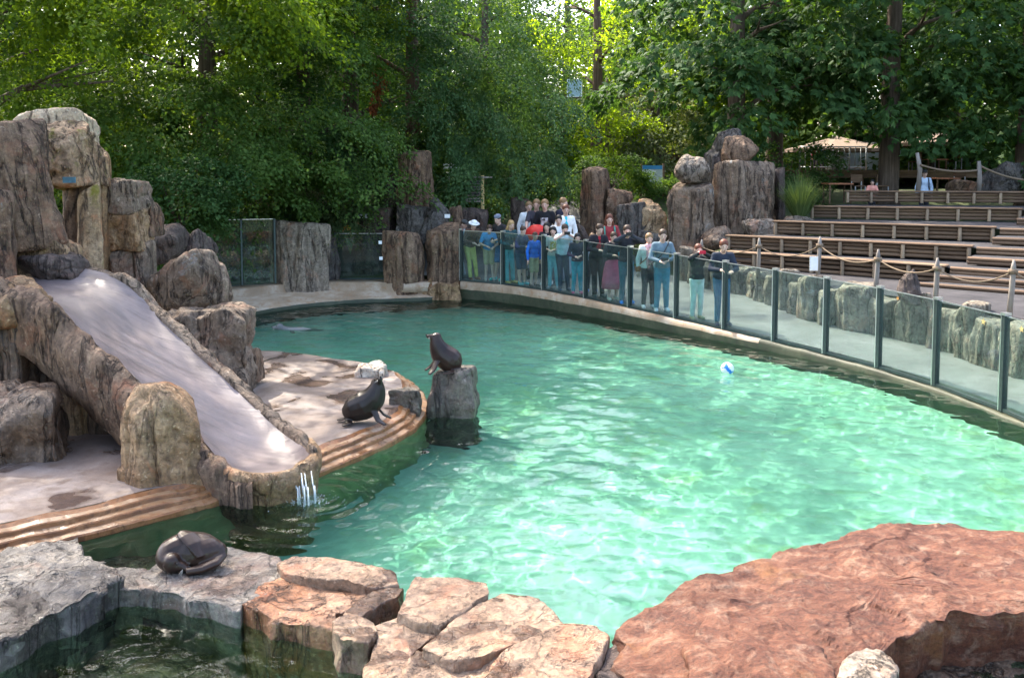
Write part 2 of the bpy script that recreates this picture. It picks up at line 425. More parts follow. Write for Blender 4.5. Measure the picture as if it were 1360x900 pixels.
# ================================================================== SETTING
def sstep(x, a, b):
    t = np.clip((x - a) / (b - a), 0, 1); return t * t * (3 - 2 * t)
def path_z(Y):
    return .05 + .45 * sstep(np.asarray(Y, float), 12.5, 26)
def GP(px, py):                      # pixel on the sloping path
    z = .3
    for _ in range(6):
        p = G(px, py, z); z = float(path_z(p.y))
    return G(px, py, z)
glass_px = [(1330, 545), (1243, 513), (1168, 490), (1097, 469), (1027, 452), (961, 437), (898, 423), (838, 409), (778, 396), (722, 385), (668, 377), (613, 373)]
gm = np.array([GP(*q)[:2] for q in glass_px])
tt = np.arange(len(gm)); cx = np.polyfit(tt, gm[:, 0], 4); cyy = np.polyfit(tt, gm[:, 1], 4)
tt2 = np.arange(-1.0, len(gm) - .99, 1.0)
GLP = [Vector((np.polyval(cx, t), np.polyval(cyy, t), 0)) for t in tt2]       # post places, from beyond the right edge to the brown rocks
for p in GLP: p.z = float(path_z(p.y))
def offset_line(pts, d):
    out = []
    for i, p in enumerate(pts):
        t = pts[min(i + 1, len(pts) - 1)] - pts[max(i - 1, 0)]
        n = Vector((-t.y, t.x, 0)).normalized()
        out.append(Vector((p.x, p.y, p.z)) + n * d)
    return out
inner = offset_line(GLP, .10)                          # waterline below the glass (to the left of travel = into the pool)
far_left = [G(545, 400), G(480, 402), G(405, 408), G(335, 419), Vector((-7.0, 20.6, 0)), Vector((-6.6, 18.6, 0))]
plat_px = [(335, 474), (400, 477), (470, 486), (525, 498), (556, 515), (568, 540), (556, 565), (520, 588), (475, 608), (420, 630), (340, 652), (265, 673), (130, 708), (0, 738), (-150, 772), (-300, 805)]
PLAT = spline([G(*q, 0.04) for q in plat_px], 160)
pool_poly = [Vector((6.2, 1, 0)), Vector((6.55, 6, 0)), Vector((6.65, 9.5, 0))] + spline(inner, 60) + spline([inner[-1]] + far_left, 40)[1:] + PLAT + [Vector((-8, 6.0, 0)), Vector((-8, 1, 0))]
poly = np.array([[p.x, p.y] for p in pool_poly])
def inside(X, Y, pl=poly):
    X = np.asarray(X); r = np.zeros(X.shape, bool); n = len(pl); j = n - 1
    for i in range(n):
        xi, yi = pl[i]; xj, yj = pl[j]
        c = ((yi > Y) != (yj > Y))
        with np.errstate(divide='ignore', invalid='ignore'):
            r ^= c & (X < (xj - xi) * (Y - yi) / (yj - yi + 1e-12) + xi)
        j = i
    return r
def pdist(X, Y):
    d = np.full(X.shape, 1e9)
    a = poly; b = np.roll(poly, -1, 0)
    for (ax, ay), (bx, by) in zip(a, b):
        vx, vy = bx - ax, by - ay; L = vx * vx + vy * vy + 1e-12
        t = np.clip(((X - ax) * vx + (Y - ay) * vy) / L, 0, 1)
        d = np.minimum(d, np.hypot(X - ax - t * vx, Y - ay - t * vy))
    return d
# --- wall foot line behind the path (the weathered rocks that hold up the terraces)
wall_px = [(1450, 535), (1320, 492), (1215, 458), (1140, 442), (1075, 427), (1030, 409), (985, 393), (940, 385), (900, 372)]
WALL = [Vector((9.0, 6.5, .05)), Vector((8.7, 10, .05))] + [GP(*q) for q in wall_px]
wl = np.array([[p.x, p.y] for p in WALL])
def right_of_wall(X, Y):             # >0 beyond the wall line
    wx = np.interp(Y, wl[::-1, 1][np.argsort(wl[::-1, 1])], wl[::-1, 0][np.argsort(wl[::-1, 1])])
    return X - wx
def ground_z(X, Y):
    X = np.asarray(X, float); Y = np.asarray(Y, float)
    z = path_z(Y) - .06
    z = z + np.clip(.34 * (Y - 27.6), 0, 2.0) + np.clip(.05 * (Y - 33.5), 0, 3)
    zr = .96 + .85 * sstep(Y, 27, 30) + 1.0 * sstep(Y, 31.5, 36.5) + np.clip(.04 * (Y - 38), 0, 3)
    k = sstep(right_of_wall(X, Y), .3, .7)
    z = z * (1 - k) + zr * k
    z = np.where((X < -6) & (Y < 20), .2 + .10 * np.clip(-X - 9, 0, 30), z)
    return z
ax = np.concatenate([np.linspace(-260, -34, 12), np.arange(-30, 34.01, .3), np.linspace(38, 260, 12)])
ay = np.concatenate([np.linspace(-60, -5, 6), np.arange(-3, 62, .3), np.linspace(66, 420, 16)])
GX, GY = np.meshgrid(ax, ay)
gz = ground_z(GX, GY) + .05 * fbm(np.stack([GX.ravel(), GY.ravel(), GX.ravel() * 0], 1) * .5, 3).reshape(GX.shape) * (GY > 28)
ins = inside(GX, GY); dd = pdist(GX, GY)
plat_poly = np.array([[p.x, p.y] for p in PLAT] + [[-10, 6.2], [-10, 18]])
in_plat = inside(GX, GY, plat_poly)
gz = np.where(ins | (dd < .33) | ((dd < 1.9) & (GX < -2.2) & (GY > 17.5)), -2.6, gz)
gz = np.where(in_plat, -2.6, gz)
n, m = len(ax), len(ay)
idx = np.arange((m - 1) * (n - 1)); rr = idx // (n - 1); cc = idx % (n - 1); a0 = rr * n + cc
ground = obj('ground', mesh_np('ground', np.stack([GX.ravel(), GY.ravel(), gz.ravel()], 1), np.stack([a0, a0 + 1, a0 + n + 1, a0 + n], 1)), M_SOIL)
tag(ground, kind='structure')

# --- pool floor
fx = np.arange(-9, 8.5, .25); fy = np.arange(0, 28.5, .25); FX, FY = np.meshgrid(fx, fy)
FZ = -.95 - .55 * sstep(-FX, -2.5, 3.5) + .10 * noise(np.stack([FX.ravel() * .5, FY.ravel() * .5, FX.ravel() * 0], 1)).reshape(FX.shape)
n, m = len(fx), len(fy); idx = np.arange((m - 1) * (n - 1)); a0 = idx // (n - 1) * n + idx % (n - 1)
pool_floor = obj('pool_floor', mesh_np('pool_floor', np.stack([FX.ravel(), FY.ravel(), FZ.ravel()], 1), np.stack([a0, a0 + 1, a0 + n + 1, a0 + n], 1)), M_FLOOR)
tag(pool_floor, kind='structure'); pool_floor.cycles.is_caustics_receiver = True

# --- water: real waves
rngw = np.random.default_rng(3)
waves = []
for k in range(52):
    lam = .14 * (6.0 ** rngw.random()); th = rngw.uniform(0, 2 * math.pi)
    waves.append((2 * math.pi / lam * math.cos(th), 2 * math.pi / lam * math.sin(th), rngw.uniform(0, 6.3), lam * .0025 * rngw.uniform(.5, 1.3)))
def water_z(X, Y):
    Z = np.zeros_like(X)
    for kx, ky, p, a in waves: Z += a * np.sin(kx * X + ky * Y + p)
    Z *= 1 - .7 * sstep(-(Y - 7.9 + .35 * X), -.3, .6) * sstep(-X, .2, 1.2)      # the small near pool lies still
    q = G(735, 580)                                     # stirred patch in mid-pool
    d = np.hypot((X - q.x) / 1.1, (Y - q.y) / 1.2); Z *= 1 + .7 * np.exp(-d * d)
    Z += .010 * np.exp(-d * d * 1.2) * np.sin(16 * d * 1.2 + 2 * noise(np.stack([X.ravel() * 2, Y.ravel() * 2, X.ravel() * 0], 1)).reshape(X.shape))
    q = G(415, 660)                                     # below the slide's lip
    d = np.hypot(X - q.x, Y - q.y); Z += .014 * np.exp(-d * 1.3) * np.sin(24 * d)
    return Z
STEP = .031
wx = np.arange(-8.3, 8, STEP); wy = np.arange(3.5, 27, STEP); WX, WY = np.meshgrid(wx, wy); WZ = water_z(WX, WY)
keep = inside(WX, WY) | (pdist(WX, WY) < .12)
n, m = len(wx), len(wy); idx = np.arange((m - 1) * (n - 1)); a0 = idx // (n - 1) * n + idx % (n - 1)
q4 = np.stack([a0, a0 + 1, a0 + n + 1, a0 + n], 1)
kq = keep.ravel()[q4].all(1); q4 = q4[kq]
used = np.unique(q4); remap = np.full(n * m, -1); remap[used] = np.arange(len(used))
water = obj('pool_water', mesh_np('pool_water', np.stack([WX.ravel(), WY.ravel(), WZ.ravel()], 1)[used], remap[q4]), M_WATER)
tag(water, kind='structure'); water.cycles.is_caustics_caster = True

# --- pool rim: swept profile along the waterline
def sweep(name, line, prof, mats, mid, nz=.012, seed=0):
    """prof(i, s) -> list of (outward offset, z); mats per strip index list"""
    nrm = []
    L = len(line)
    for i in range(L):
        t = line[min(i + 1, L - 1)] - line[max(i - 1, 0)]
        nrm.append(Vector((t.y, -t.x, 0)).normalized())
    co = []
    for i in range(L):
        for (o, z) in prof(i, i / (L - 1)):
            co.append((line[i].x + nrm[i].x * o, line[i].y + nrm[i].y * o, z))
    k = len(co) // L
    f = [(i * k + j, i * k + j + 1, (i + 1) * k + j + 1, (i + 1) * k + j) for i in range(L - 1) for j in range(k - 1)]
    co = np.array(co); co[:, 2] += nz * fbm(co * 2.2 + seed, 3); co[:, :2] += (nz * 1.4 * noise(co * 3 + seed + 9))[:, None]
    me = mesh_np(name, co, np.array(f))
    for q in mats: me.materials.append(q)
    me.polygons.foreach_set('material_index', np.array([mid[j] for i in range(L - 1) for j in range(k - 1)], dtype=np.int32))
    return me
line_r = spline([Vector((6.2, 1, 0)), Vector((6.55, 6, 0)), Vector((6.65, 9.5, 0))] + inner, 150)
def prof_r(i, s):
    z = float(path_z(line_r[i].y))
    return [(0, -2.2), (0, -.05), (.0, z * .55), (.03, z - .02), (.10, z), (.42, z + .005), (.75, z - .01), (.78, -.4)]
rim_r = obj('pool_rim_right', sweep('pool_rim_right', line_r, prof_r, [M_WALLIN, M_CURB], [0, 0, 1, 1, 1, 1, 1]))
for pg in rim_r.data.polygons:
    if pg.center.y < 18: pg.material_index = 0
line_l = spline([inner[-1]] + far_left + [PLAT[0]], 110)
def prof_l(i, s):
    z = .5 - .12 * s; w = .12 + 1.35 * sstep(np.array(s), .12, .45)
    return [(0, -2.2), (0, -.05), (.0, .09), (.05, .13), (.22, .15), (.24, .20), (w, .24), (w + .04, z - .02), (w + .10, z), (w + .7, z), (w + .75, -.4)]
rim_l = obj('pool_rim_left', sweep('pool_rim_left', line_l, prof_l, [M_WALLIN, M_CURB], [0, 0, 1, 1, 1, 1, 1, 1, 1, 1], seed=4))
for o in (rim_r, rim_l):
    tag(o, kind='structure'); o.cycles.is_caustics_receiver = True

# --- platform with stepped rust-stained rim
pl = PLAT; L = len(pl)
nin = []
for i in range(L):
    t = pl[min(i + 1, L - 1)] - pl[max(i - 1, 0)]
    nin.append(Vector((t.y, -t.x, 0)).normalized())
cen = Vector((-5, 12.5, 0))
for i in range(L):
    if nin[i].dot(cen - pl[i]) < 0: nin[i] = -nin[i]
rim_prof = [(0, -2.2), (0, -.02), (0, .05), (.015, .066), (.10, .08), (.107, .115), (.12, .125), (.19, .14), (.197, .175), (.21, .185), (.27, .20), (.32, .232)]
co = []; K = len(rim_prof)
for i in range(L):
    for o_, z in rim_prof:
        w = 1.0 + .3 * float(noise(np.array([[i * .13, 3.1, .3]]))[0])
        co.append((pl[i].x + nin[i].x * o_ * w, pl[i].y + nin[i].y * o_ * w, z))
f = [(i * K + j, (i + 1) * K + j, (i + 1) * K + j + 1, i * K + j + 1) for i in range(L - 1) for j in range(K - 1)]
co = np.array(co); co[:, 2] += .013 * fbm(co * 4, 4) * (co[:, 2] > 0); co[:, :2] += (.02 * noise(co * 5))[:, None]
anchors = [Vector((-10, 17.6 - 10.6 * i / (L - 1), .25)) for i in range(L)]
co2 = []; NR = 30
for i in range(L):
    p0 = Vector(co[i * K + K - 1])
    for j in range(NR):
        u = j / (NR - 1); co2.append(p0.lerp(anchors[i], u))
co2 = np.array(co2); co2[:, 2] = .232 + .018 * fbm(co2 * np.array([1, 1, 0]) * .9, 3) * np.minimum(1, np.tile(np.arange(NR), L) / 2) 
f2 = [(i * NR + j, (i + 1) * NR + j, (i + 1) * NR + j + 1, i * NR + j + 1) for i in range(L - 1) for j in range(NR - 1)]
platform = obj('platform', mesh_np('platform', co2, np.array(f2)), M_PLAT)
tag(platform, kind='structure')
prim = obj('platform_rim', mesh_np('platform_rim', co, np.array(f), False), [M_PLWALL, M_RISER, M_RIMTOP], platform)
prim.data.polygons.foreach_set('material_index', np.array([[0, 1, 1, 2, 1, 1, 2, 1, 1, 2, 1][j] for i in range(L - 1) for j in range(K - 1)], dtype=np.int32))
prim.cycles.is_caustics_receiver = True

# --- path along the glass, then uphill between the rocks
gl_dense = spline([Vector((6.95, 6, .1)), Vector((7.0, 9.5, .1))] + GLP + [Vector((-4.5, 27.2, .5)), Vector((-8, 26.8, .5))], 80)
wa = spline([Vector((9.2, 4.5, 0))] + WALL + [Vector((3.2, 29.5, 0)), Vector((1.5, 30.5, 0)), Vector((-2, 30.5, 0)), Vector((-8, 30.5, 0))], 80)
co = []
for a, b in zip(gl_dense, wa):
    a = a.copy(); d = (b - a); d.z = 0
    st = a + d.normalized() * .2 
    for j in range(8):
        p = st.lerp(b + d.normalized() * .35, j / 7); z = float(path_z(p.y)) + max(0, .34 * (p.y - 27.6)) + .012
        co.append((p.x, p.y, z))
f = [(i * 8 + j, i * 8 + j + 1, (i + 1) * 8 + j + 1, (i + 1) * 8 + j) for i in range(79) for j in range(7)]
tag(obj('path', mesh_np('path', np.array(co), np.array(f)), M_PATH), kind='structure')
co = []
for i, p in enumerate(spline([Vector((1.6, 29.8, 0)), Vector((2.2, 33, 0)), Vector((4.2, 37, 0)), Vector((8, 40, 0)), Vector((14, 42, 0))], 30)):
    for j in range(3):
        x = p.x + (j - 1) * .9; y = p.y + (j - 1) * .5; co.append((x, y, float(ground_z(np.array(x), np.array(y))) + .09))
f = [(i * 3 + j, i * 3 + j + 1, (i + 1) * 3 + j + 1, (i + 1) * 3 + j) for i in range(29) for j in range(2)]
tag(obj('uphill_path', mesh_np('uphill_path', np.array(co), np.array(f)), M_PATH), kind='structure')

# --- terrace ground behind the log risers
ROWS = [((967, 334), (1255, 353), 1.42), ((967, 313), (1290, 327), 1.77), ((1029, 294), (1321, 302), 2.12), ((1077, 274), (1356, 277.6), 2.47), ((1124, 254), (1400, 255.5), 2.88)]
rows = []
for a, b, z in ROWS:
    A, B = G(*a, z), G(*b, z); u = (B - A); u.z = 0; ln = u.length; u.normalize()
    nf = Vector((u.y, -u.x, 0))
    if nf.y > 0: nf = -nf
    rows.append((A, B, u, nf, ln, z))
mb = MB()
A0, B0 = rows[0][0], rows[0][1]; wl3 = [p.copy() for p in WALL]
for i in range(len(wl3) - 1):                            # lower terrace, level with the top of the rock wall
    a, b = wl3[i], wl3[i + 1]
    o_ = Vector((.35, .25, 0))
    mb.add([(a.x + .35, a.y + .2, 1.03), (b.x + .35, b.y + .2, 1.03), (b.x + 8, b.y + 6, 1.03), (a.x + 8, a.y + 6, 1.03)], [(0, 3, 2, 1)])
for r in range(5):
    A, B, u, nf, ln, z = rows[r]
    if r < 4:
        A2, B2, u2 = rows[r + 1][0], rows[r + 1][1], rows[r + 1][2]
    else:
        A2, B2, u2 = A - nf * .35, B - nf * .35, u
    a, b, c, d = A.copy(), B + u * 4.5, B2 + u2 * 4.5, A2.copy()
    b.z = a.z = c.z = d.z = z - .035
    c -= rows[r][3] * .3; d -= rows[r][3] * .3
    mb.add([a, b, c, d], [(0, 1, 2, 3)])
tag(obj('terrace_ground', mb.mesh('terrace_ground'), M_TREAD), kind='structure')
#@@ROCKS

# ================================================================== ROCKS
_cs = {}
def cube_sphere(n):
    if n in _cs: return _cs[n]
    bm = bmesh.new(); bmesh.ops.create_cube(bm, size=2)
    bmesh.ops.subdivide_edges(bm, edges=bm.edges[:], cuts=n, use_grid_fill=True)
    bm.verts.ensure_lookup_table()
    co = np.array([v.co[:] for v in bm.verts]); f = np.array([[v.index for v in q.verts] for q in bm.faces]); bm.free()
    t = np.tan(co * (math.pi / 4)) ; d = t / np.linalg.norm(t, axis=1)[:, None]
    _cs[n] = (d, f); return _cs[n]
def rock_mesh(name, size, kind='column', seed=0, n=24, rough=1.0):
    """convex lump of softened random planes, roughened; base at z=0, fills size"""
    rg = np.random.default_rng(seed * 7 + 13)
    d, f = cube_sphere(n)
    N = []; H = []
    if kind in ('column', 'block'):
        k = rg.integers(5, 8) if kind == 'column' else 4
        a0 = rg.uniform(0, 6.28) if kind == 'column' else .785 * 0
        for i in range(k):
            a = a0 + 2 * math.pi * (i + rg.uniform(-.22, .22) * (1 if kind == 'column' else .5)) / k
            N.append((math.cos(a), math.sin(a), rg.uniform(-.05, .10))); H.append(rg.uniform(.82, 1.0))
        N.append((rg.uniform(-.14, .14), rg.uniform(-.14, .14), 1)); H.append(.93)
        N.append((0, 0, -1)); H.append(1)
        for i in range(3):
            a = rg.uniform(0, 6.28); N.append((math.cos(a), math.sin(a), rg.uniform(.6, 1.3))); H.append(rg.uniform(1.0, 1.25))
        p = 28
    else:
        for i in range(15):
            v = rg.normal(size=3); N.append(tuple(v)); H.append(rg.uniform(.82, 1.02))
        N.append((0, 0, -1)); H.append(.8)
        p = 9
    N = np.array(N); N /= np.linalg.norm(N, axis=1)[:, None]; H = np.array(H)
    q = np.maximum(d @ N.T, 0) / H
    r = (q ** p).sum(1) ** (-1 / p)
    v = d * r[:, None]
    lo, hi = v.min(0), v.max(0); v = (v - (lo + hi) / 2) / (hi - lo) * 2
    s = np.array(size) / 2; w = v * s
    mn = min(size); off = seed * 3.7
    if kind == 'column':
        st = fbm(np.stack([w[:, 0] * 4.5, w[:, 1] * 4.5, w[:, 2] * .45], 1) + off, 3)
        lu = fbm(w * (1.6 / max(mn, .3)) + off, 4)
        dis = (.050 * st + .055 * lu) * min(mn, 1.1) * rough
        horiz = np.clip(1.2 - np.abs(v[:, 2]), .25, 1)
        fis = noise(np.stack([w[:, 0] * 2.4, w[:, 1] * 2.4, w[:, 2] * .2], 1) + off + 40); dis = dis - .07 * mn * rough * np.exp(-(fis / .07) ** 2)
        dis = dis * horiz
        dis = dis + .035 * mn * rough * (np.round(2.6 * noise(w * np.array([1.7, 1.7, 1.1]) / mn + off + 90)) / 2.6) + .012 * mn * fbm(w * 9 + off, 3)
    else:
        dis = (.085 * fbm(w * (1.5 / mn) + off, 5) - .05 * np.exp(-(noise(w * (1.1 / mn) + off + 70) / .06) ** 2)) * mn * rough
        dis = dis + .05 * mn * rough * (np.round(2.4 * noise(w * 1.5 / mn + off + 90)) / 2.4) + .012 * mn * fbm(w * 9 + off, 3)
    nr = d.copy(); nr = nr / np.maximum(s, .05); nr /= np.linalg.norm(nr, axis=1)[:, None]
    w = w + nr * dis[:, None]
    w[:, 2] += s[2] - 0.0
    return mesh_np(name, w, f)
_seed = [0]
def rock(x0, x1, yt, yb, Y, depth, kind, mat, label, name='rock', tilt=(0, 0), rz=0.0, n=24, rough=1.0, group=None, sink=.05, zb=None):
    """a rock whose picture spans x0..x1, yt..yb when its middle stands Y metres away"""
    _seed[0] += 1
    a, b = P((x0 + x1) / 2, yt, Y), P((x0 + x1) / 2, yb, Y)
    w = (x1 - x0) / F * Y
    if zb is not None: b.z = zb
    h = a.z - b.z + sink
    me = rock_mesh(name, (w, depth, h), kind, _seed[0], n, rough)
    o = obj(name, me, ROCK[mat], None, (b.x, Y, b.z - sink))
    o.rotation_euler = (tilt[0], tilt[1], rz)
    return tag(o, label, 'rock', group)
# left stack above the slide
rock(-36, 88, 163, 330, 12.8, .95, 'column', 'brown', 'tall tilted brown slab with deep vertical grooves above the slide', tilt=(0, R(-7)), n=30, rough=1.3)
rock(-40, 24, 248, 385, 12.1, .8, 'column', 'brown', 'narrow brown column leaning on the tall grooved slab')
rock(42, 126, 163, 243, 14.2, .95, 'block', 'mossy', 'rounded tan boulder with yellow moss and blue strip under it', n=30, rough=1.4)
rock(34, 130, 147, 205, 14.9, 1.1, 'block', 'pale', 'pale sunlit cap boulder, topmost of the left rock stack', n=30)
rock(84, 122, 236, 372, 14.5, .7, 'column', 'brown', 'dark brown pillar under the mossy tan boulder')
rock(103, 139, 242, 372, 14.15, .35, 'column', 'sandy', 'pale mortar-coated pillar strip between brown pillars', rough=.6)
rock(118, 147, 192, 375, 14.8, .8, 'column', 'golden', 'slim tall tan pillar right behind the mossy boulder')
rock(137, 191, 237, 279, 15.2, .9, 'block', 'greybrown', 'flat-topped squared block, uppermost of the stepped pile')
rock(144, 198, 277, 328, 15.2, .9, 'block', 'golden', 'golden squared block with pale seam under the flat-topped block', rough=1.3)
rock(147, 183, 324, 405, 15.0, .6, 'column', 'greybrown', 'squared brown pillar at the foot of the stepped pile')
rock(180, 203, 320, 405, 15.2, .7, 'column', 'greybrown', 'narrow brown pillar beside the squared pillar of the stepped pile')
rock(186, 210, 266, 310, 15.7, .7, 'block', 'brown', 'small dark wedge rock tucked behind the golden block')
rock(196, 247, 296, 345, 17.0, 1.0, 'boulder', 'dark', 'dark purple boulder behind the lumpy grey-brown rock')
rock(240, 284, 303, 350, 17.6, 1.0, 'boulder', 'dark', 'smaller dark purple boulder touching the green glass')
rock(191, 299, 330, 425, 14.6, 1.2, 'boulder', 'greybrown', 'lumpy grey-brown rock between stepped pile and glass', n=30, rough=1.5)
rock(212, 343, 404, 514, 13.8, 1.2, 'block', 'greybrown', 'big squared grey block at the back of the platform', n=30, rough=1.5)
rock(328, 347, 460, 502, 14.0, .45, 'block', 'brown', 'small brown stone leaning against the big squared grey block')
rock(18, 105, 314, 366, 13.0, .8, 'block', 'mossy', 'low tan block under the tall grooved slab')
rock(28, 116, 336, 372, 12.75, .7, 'boulder', 'dark', 'flat purple-brown stone at the head of the slide')
rock(226, 262, 455, 520, 13.0, .6, 'boulder', 'greybrown', 'low lumpy stone against the far rim of the slide')
# cave under the slide
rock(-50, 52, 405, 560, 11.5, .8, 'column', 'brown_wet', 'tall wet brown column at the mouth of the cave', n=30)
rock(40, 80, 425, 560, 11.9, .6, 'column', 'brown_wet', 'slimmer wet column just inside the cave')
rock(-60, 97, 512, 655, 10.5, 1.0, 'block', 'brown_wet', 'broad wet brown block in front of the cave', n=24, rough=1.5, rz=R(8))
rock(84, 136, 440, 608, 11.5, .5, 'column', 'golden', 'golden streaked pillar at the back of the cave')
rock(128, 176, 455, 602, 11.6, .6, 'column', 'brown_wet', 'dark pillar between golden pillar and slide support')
rock(-70, 62, 372, 428, 11.3, .7, 'boulder', 'golden', 'golden overhanging stone at the near side of the slide head', n=30)
# slide support
pil = rock(168, 277, 506, 676, 9.75, .75, 'column', 'golden', 'upright golden-brown pillar holding up the slide', n=34, rough=1.0, zb=.18)
pc = np.empty(len(pil.data.vertices) * 3, np.float32); pil.data.vertices.foreach_get('co', pc); pc = pc.reshape(-1, 3)
ph = pc[:, 2].max(); pw = np.abs(pc[:, 0]).max(); sl = np.clip((pc[:, 0] / pw + .15) / 1.15, 0, 1)      # its top falls away towards the slide's lip
pc[:, 2] *= 1 - .46 * sl ** 1.6; pc[:, 2] *= 1 - .10 * np.clip((-pc[:, 0] / pw - .6) / .4, 0, 1) ** 2; pc[:, 0] *= 1 + .10 * (pc[:, 2] < ph * .2)
pil.data.vertices.foreach_set('co', pc.ravel()); pil.data.update()
# far bank
rock(358, 443, 292, 394, 25.3, 1.3, 'column', 'grey', 'broad pale grey column between two glass panels', n=30)
rock(424, 454, 308, 388, 25.9, .9, 'boulder', 'slate', 'dark rounded rock behind the broad grey column')
rock(468, 506, 311, 366, 27.2, .7, 'boulder', 'slate', 'pointed slate-grey rock behind the small glass panel')
rock(476, 526, 274, 334, 27.8, .9, 'block', 'dark', 'dark squared block with white plate, left of tall brown rock')
rock(510, 566, 305, 394, 25.2, 1.0, 'column', 'brown', 'squat brown column at the water, left of a pair', n=30)
rock(566, 613, 296, 380, 25.4, .9, 'column', 'brown', 'brown column beside the visitors, right of a pair', n=30)
rock(570, 614, 372, 397, 25.15, .8, 'block', 'golden', 'low tan plinth stone under the right brown column')
rock(561, 576, 369, 395, 25.0, .35, 'boulder', 'golden', 'small rounded stone wedged between the two brown columns')
rock(528, 576, 200, 300, 28.3, 1.2, 'column', 'brown', 'tall brown rock with mossy tip rising over the far bank', n=30)
rock(511, 538, 230, 300, 28.7, .9, 'column', 'dark', 'dark shoulder rock left of the tall mossy-tipped rock')
rock(526, 572, 271, 320, 27.4, .8, 'block', 'slate', 'slate block at the foot of the tall mossy-tipped rock')
rock(553, 611, 261, 322, 27.2, .9, 'boulder', 'slate', 'slate pyramid rock with white plate behind the brown pair')
rock(596, 616, 273, 318, 27.7, .7, 'column', 'brown', 'narrow brown rock behind the right brown column')
rock(611, 649, 274, 322, 28.4, 1.0, 'block', 'dark', 'dark squared rock below the signpost')
rock(678, 703, 262, 318, 29.0, .9, 'column', 'dark', 'dark pillar rock left of the stroller man')
rock(760, 782, 292, 330, 28.2, .7, 'boulder', 'dark', 'small dark rock at the foot of the tall brown pillar by the path')
rock(769, 811, 221, 312, 29.2, 1.1, 'column', 'brown', 'tall plain brown pillar right of the uphill path', n=30)
rock(802, 836, 250, 312, 29.0, 1.0, 'block', 'brown', 'shorter squared brown rock against the plain tall pillar')
rock(819, 857, 268, 322, 28.0, .9, 'column', 'slate', 'grey stump-like rock with flat top beside the sandy boulder')
rock(842, 893, 264, 325, 28.2, 1.2, 'boulder', 'sandy', 'sandy boulder with yellow moss left of the boulder-topped columns', rough=1.4)
rock(846, 884, 306, 330, 27.6, .8, 'boulder', 'slate', 'low dark rock in front of the sandy boulder')
rock(886, 946, 239, 334, 27.5, 1.3, 'column', 'greybrown', 'grooved column carrying a round boulder', n=30)
rock(895, 940, 206, 242, 27.5, .95, 'boulder', 'grey', 'round grey boulder on top of the narrower column', n=26, rough=.6)
rock(944, 1030, 212, 318, 28.2, 1.7, 'column', 'greybrown', 'widest grooved column, carrying the egg-shaped boulder', n=24)
rock(957, 1008, 179, 215, 28.2, 1.0, 'boulder', 'brown', 'egg-shaped brown boulder on top of the widest column', n=26, rough=.6)
rock(948, 986, 170, 216, 29.2, .9, 'boulder', 'slate', 'dark knobbly rock behind the egg-shaped boulder')
rock(932, 962, 197, 300, 29.3, .9, 'column', 'slate', 'dark slim pillar between the two boulder-topped columns')
rock(1020, 1040, 222, 312, 28.8, 1.1, 'column', 'dark', 'dark pillar squeezed between widest column and grass clump')
rock(985, 1040, 290, 316, 26.8, .8, 'boulder', 'grey', 'low grey rubble stone at the foot of the widest column')
rock(1035, 1092, 287, 310, 27.2, .8, 'boulder', 'grey', 'flat grey rubble stone below the grass clump')
rock(930, 972, 300, 330, 26.4, .8, 'boulder', 'greybrown', 'rubble stone between the two grooved columns')
rock(1298, 1356, 214, 256, 31.3, 1.4, 'boulder', 'slate', 'dark rounded boulder behind the top log row')
rock(1255, 1304, 239, 258, 30.9, 1.0, 'boulder', 'brown', 'flat brown boulder behind the top log row')
rock(1190, 1222, 356, 392, 17.6, .5, 'boulder', 'dark', 'purple-grey stone lying on top of the wall below the ropes', zb=1.0)
# rock wall that holds up the terraces
wd = spline(WALL, 200); acc = [0]
for i in range(1, 200): acc.append(acc[-1] + (wd[i] - wd[i - 1]).length)
WST = []; rgw = random.Random(4); s = 0.2; wi = 0
while s < acc[-1] - .3:
    w = rgw.uniform(.42, .85); k = min(range(200), key=lambda i: abs(acc[i] - s - w / 2)); p = wd[k]
    t = (wd[min(k + 2, 199)] - wd[max(k - 2, 0)]); _seed[0] += 1
    h = rgw.uniform(.8, 1.15) - .14 * (p.y > 18)
    me = rock_mesh('wall_rock', (w * 1.12, .55 + .2 * rgw.random(), h + .05), 'column', _seed[0] + 5, 16, 1.3)
    o = obj('wall_rock', me, ROCK['wall'], None, (p.x + .25, p.y + .12, p.z - .05)); o.rotation_euler = (0, rgw.uniform(-.08, .08), math.atan2(t.y, t.x))
    tag(o, 'weathered upright stone in the low wall behind the glass', 'rock', 'wall stones behind the glass'); WST.append(o)
    s += w; wi += 1
O1 = 'first second third fourth fifth sixth seventh eighth ninth'.split()
ORD = O1 + 'tenth eleventh twelfth thirteenth fourteenth fifteenth sixteenth seventeenth eighteenth nineteenth'.split() + ['twentieth'] + ['twenty-' + w for w in O1] + ['thirtieth'] + ['thirty-' + w for w in O1]
for k, o in enumerate(reversed(WST)): o['label'] = ORD[k] + ' upright stone of the low wall behind the glass, counted from the grooved columns'
# in the pool and on the platform
sr = rock(563, 637, 484, 552, 13.3, .85, 'block', 'wetgrey', 'wet grey rock in the water with a sea lion on top', n=30, rough=1.2, zb=-1.6); sr.cycles.is_caustics_receiver = True
rock(472, 514, 483, 501, 14.7, .45, 'block', 'white', 'chalky white stone on the platform rim', zb=.15)
rock(517, 560, 515, 543, 12.9, .42, 'block', 'wetgrey', 'low grey stone on the platform rim by the pool rock', zb=.12)

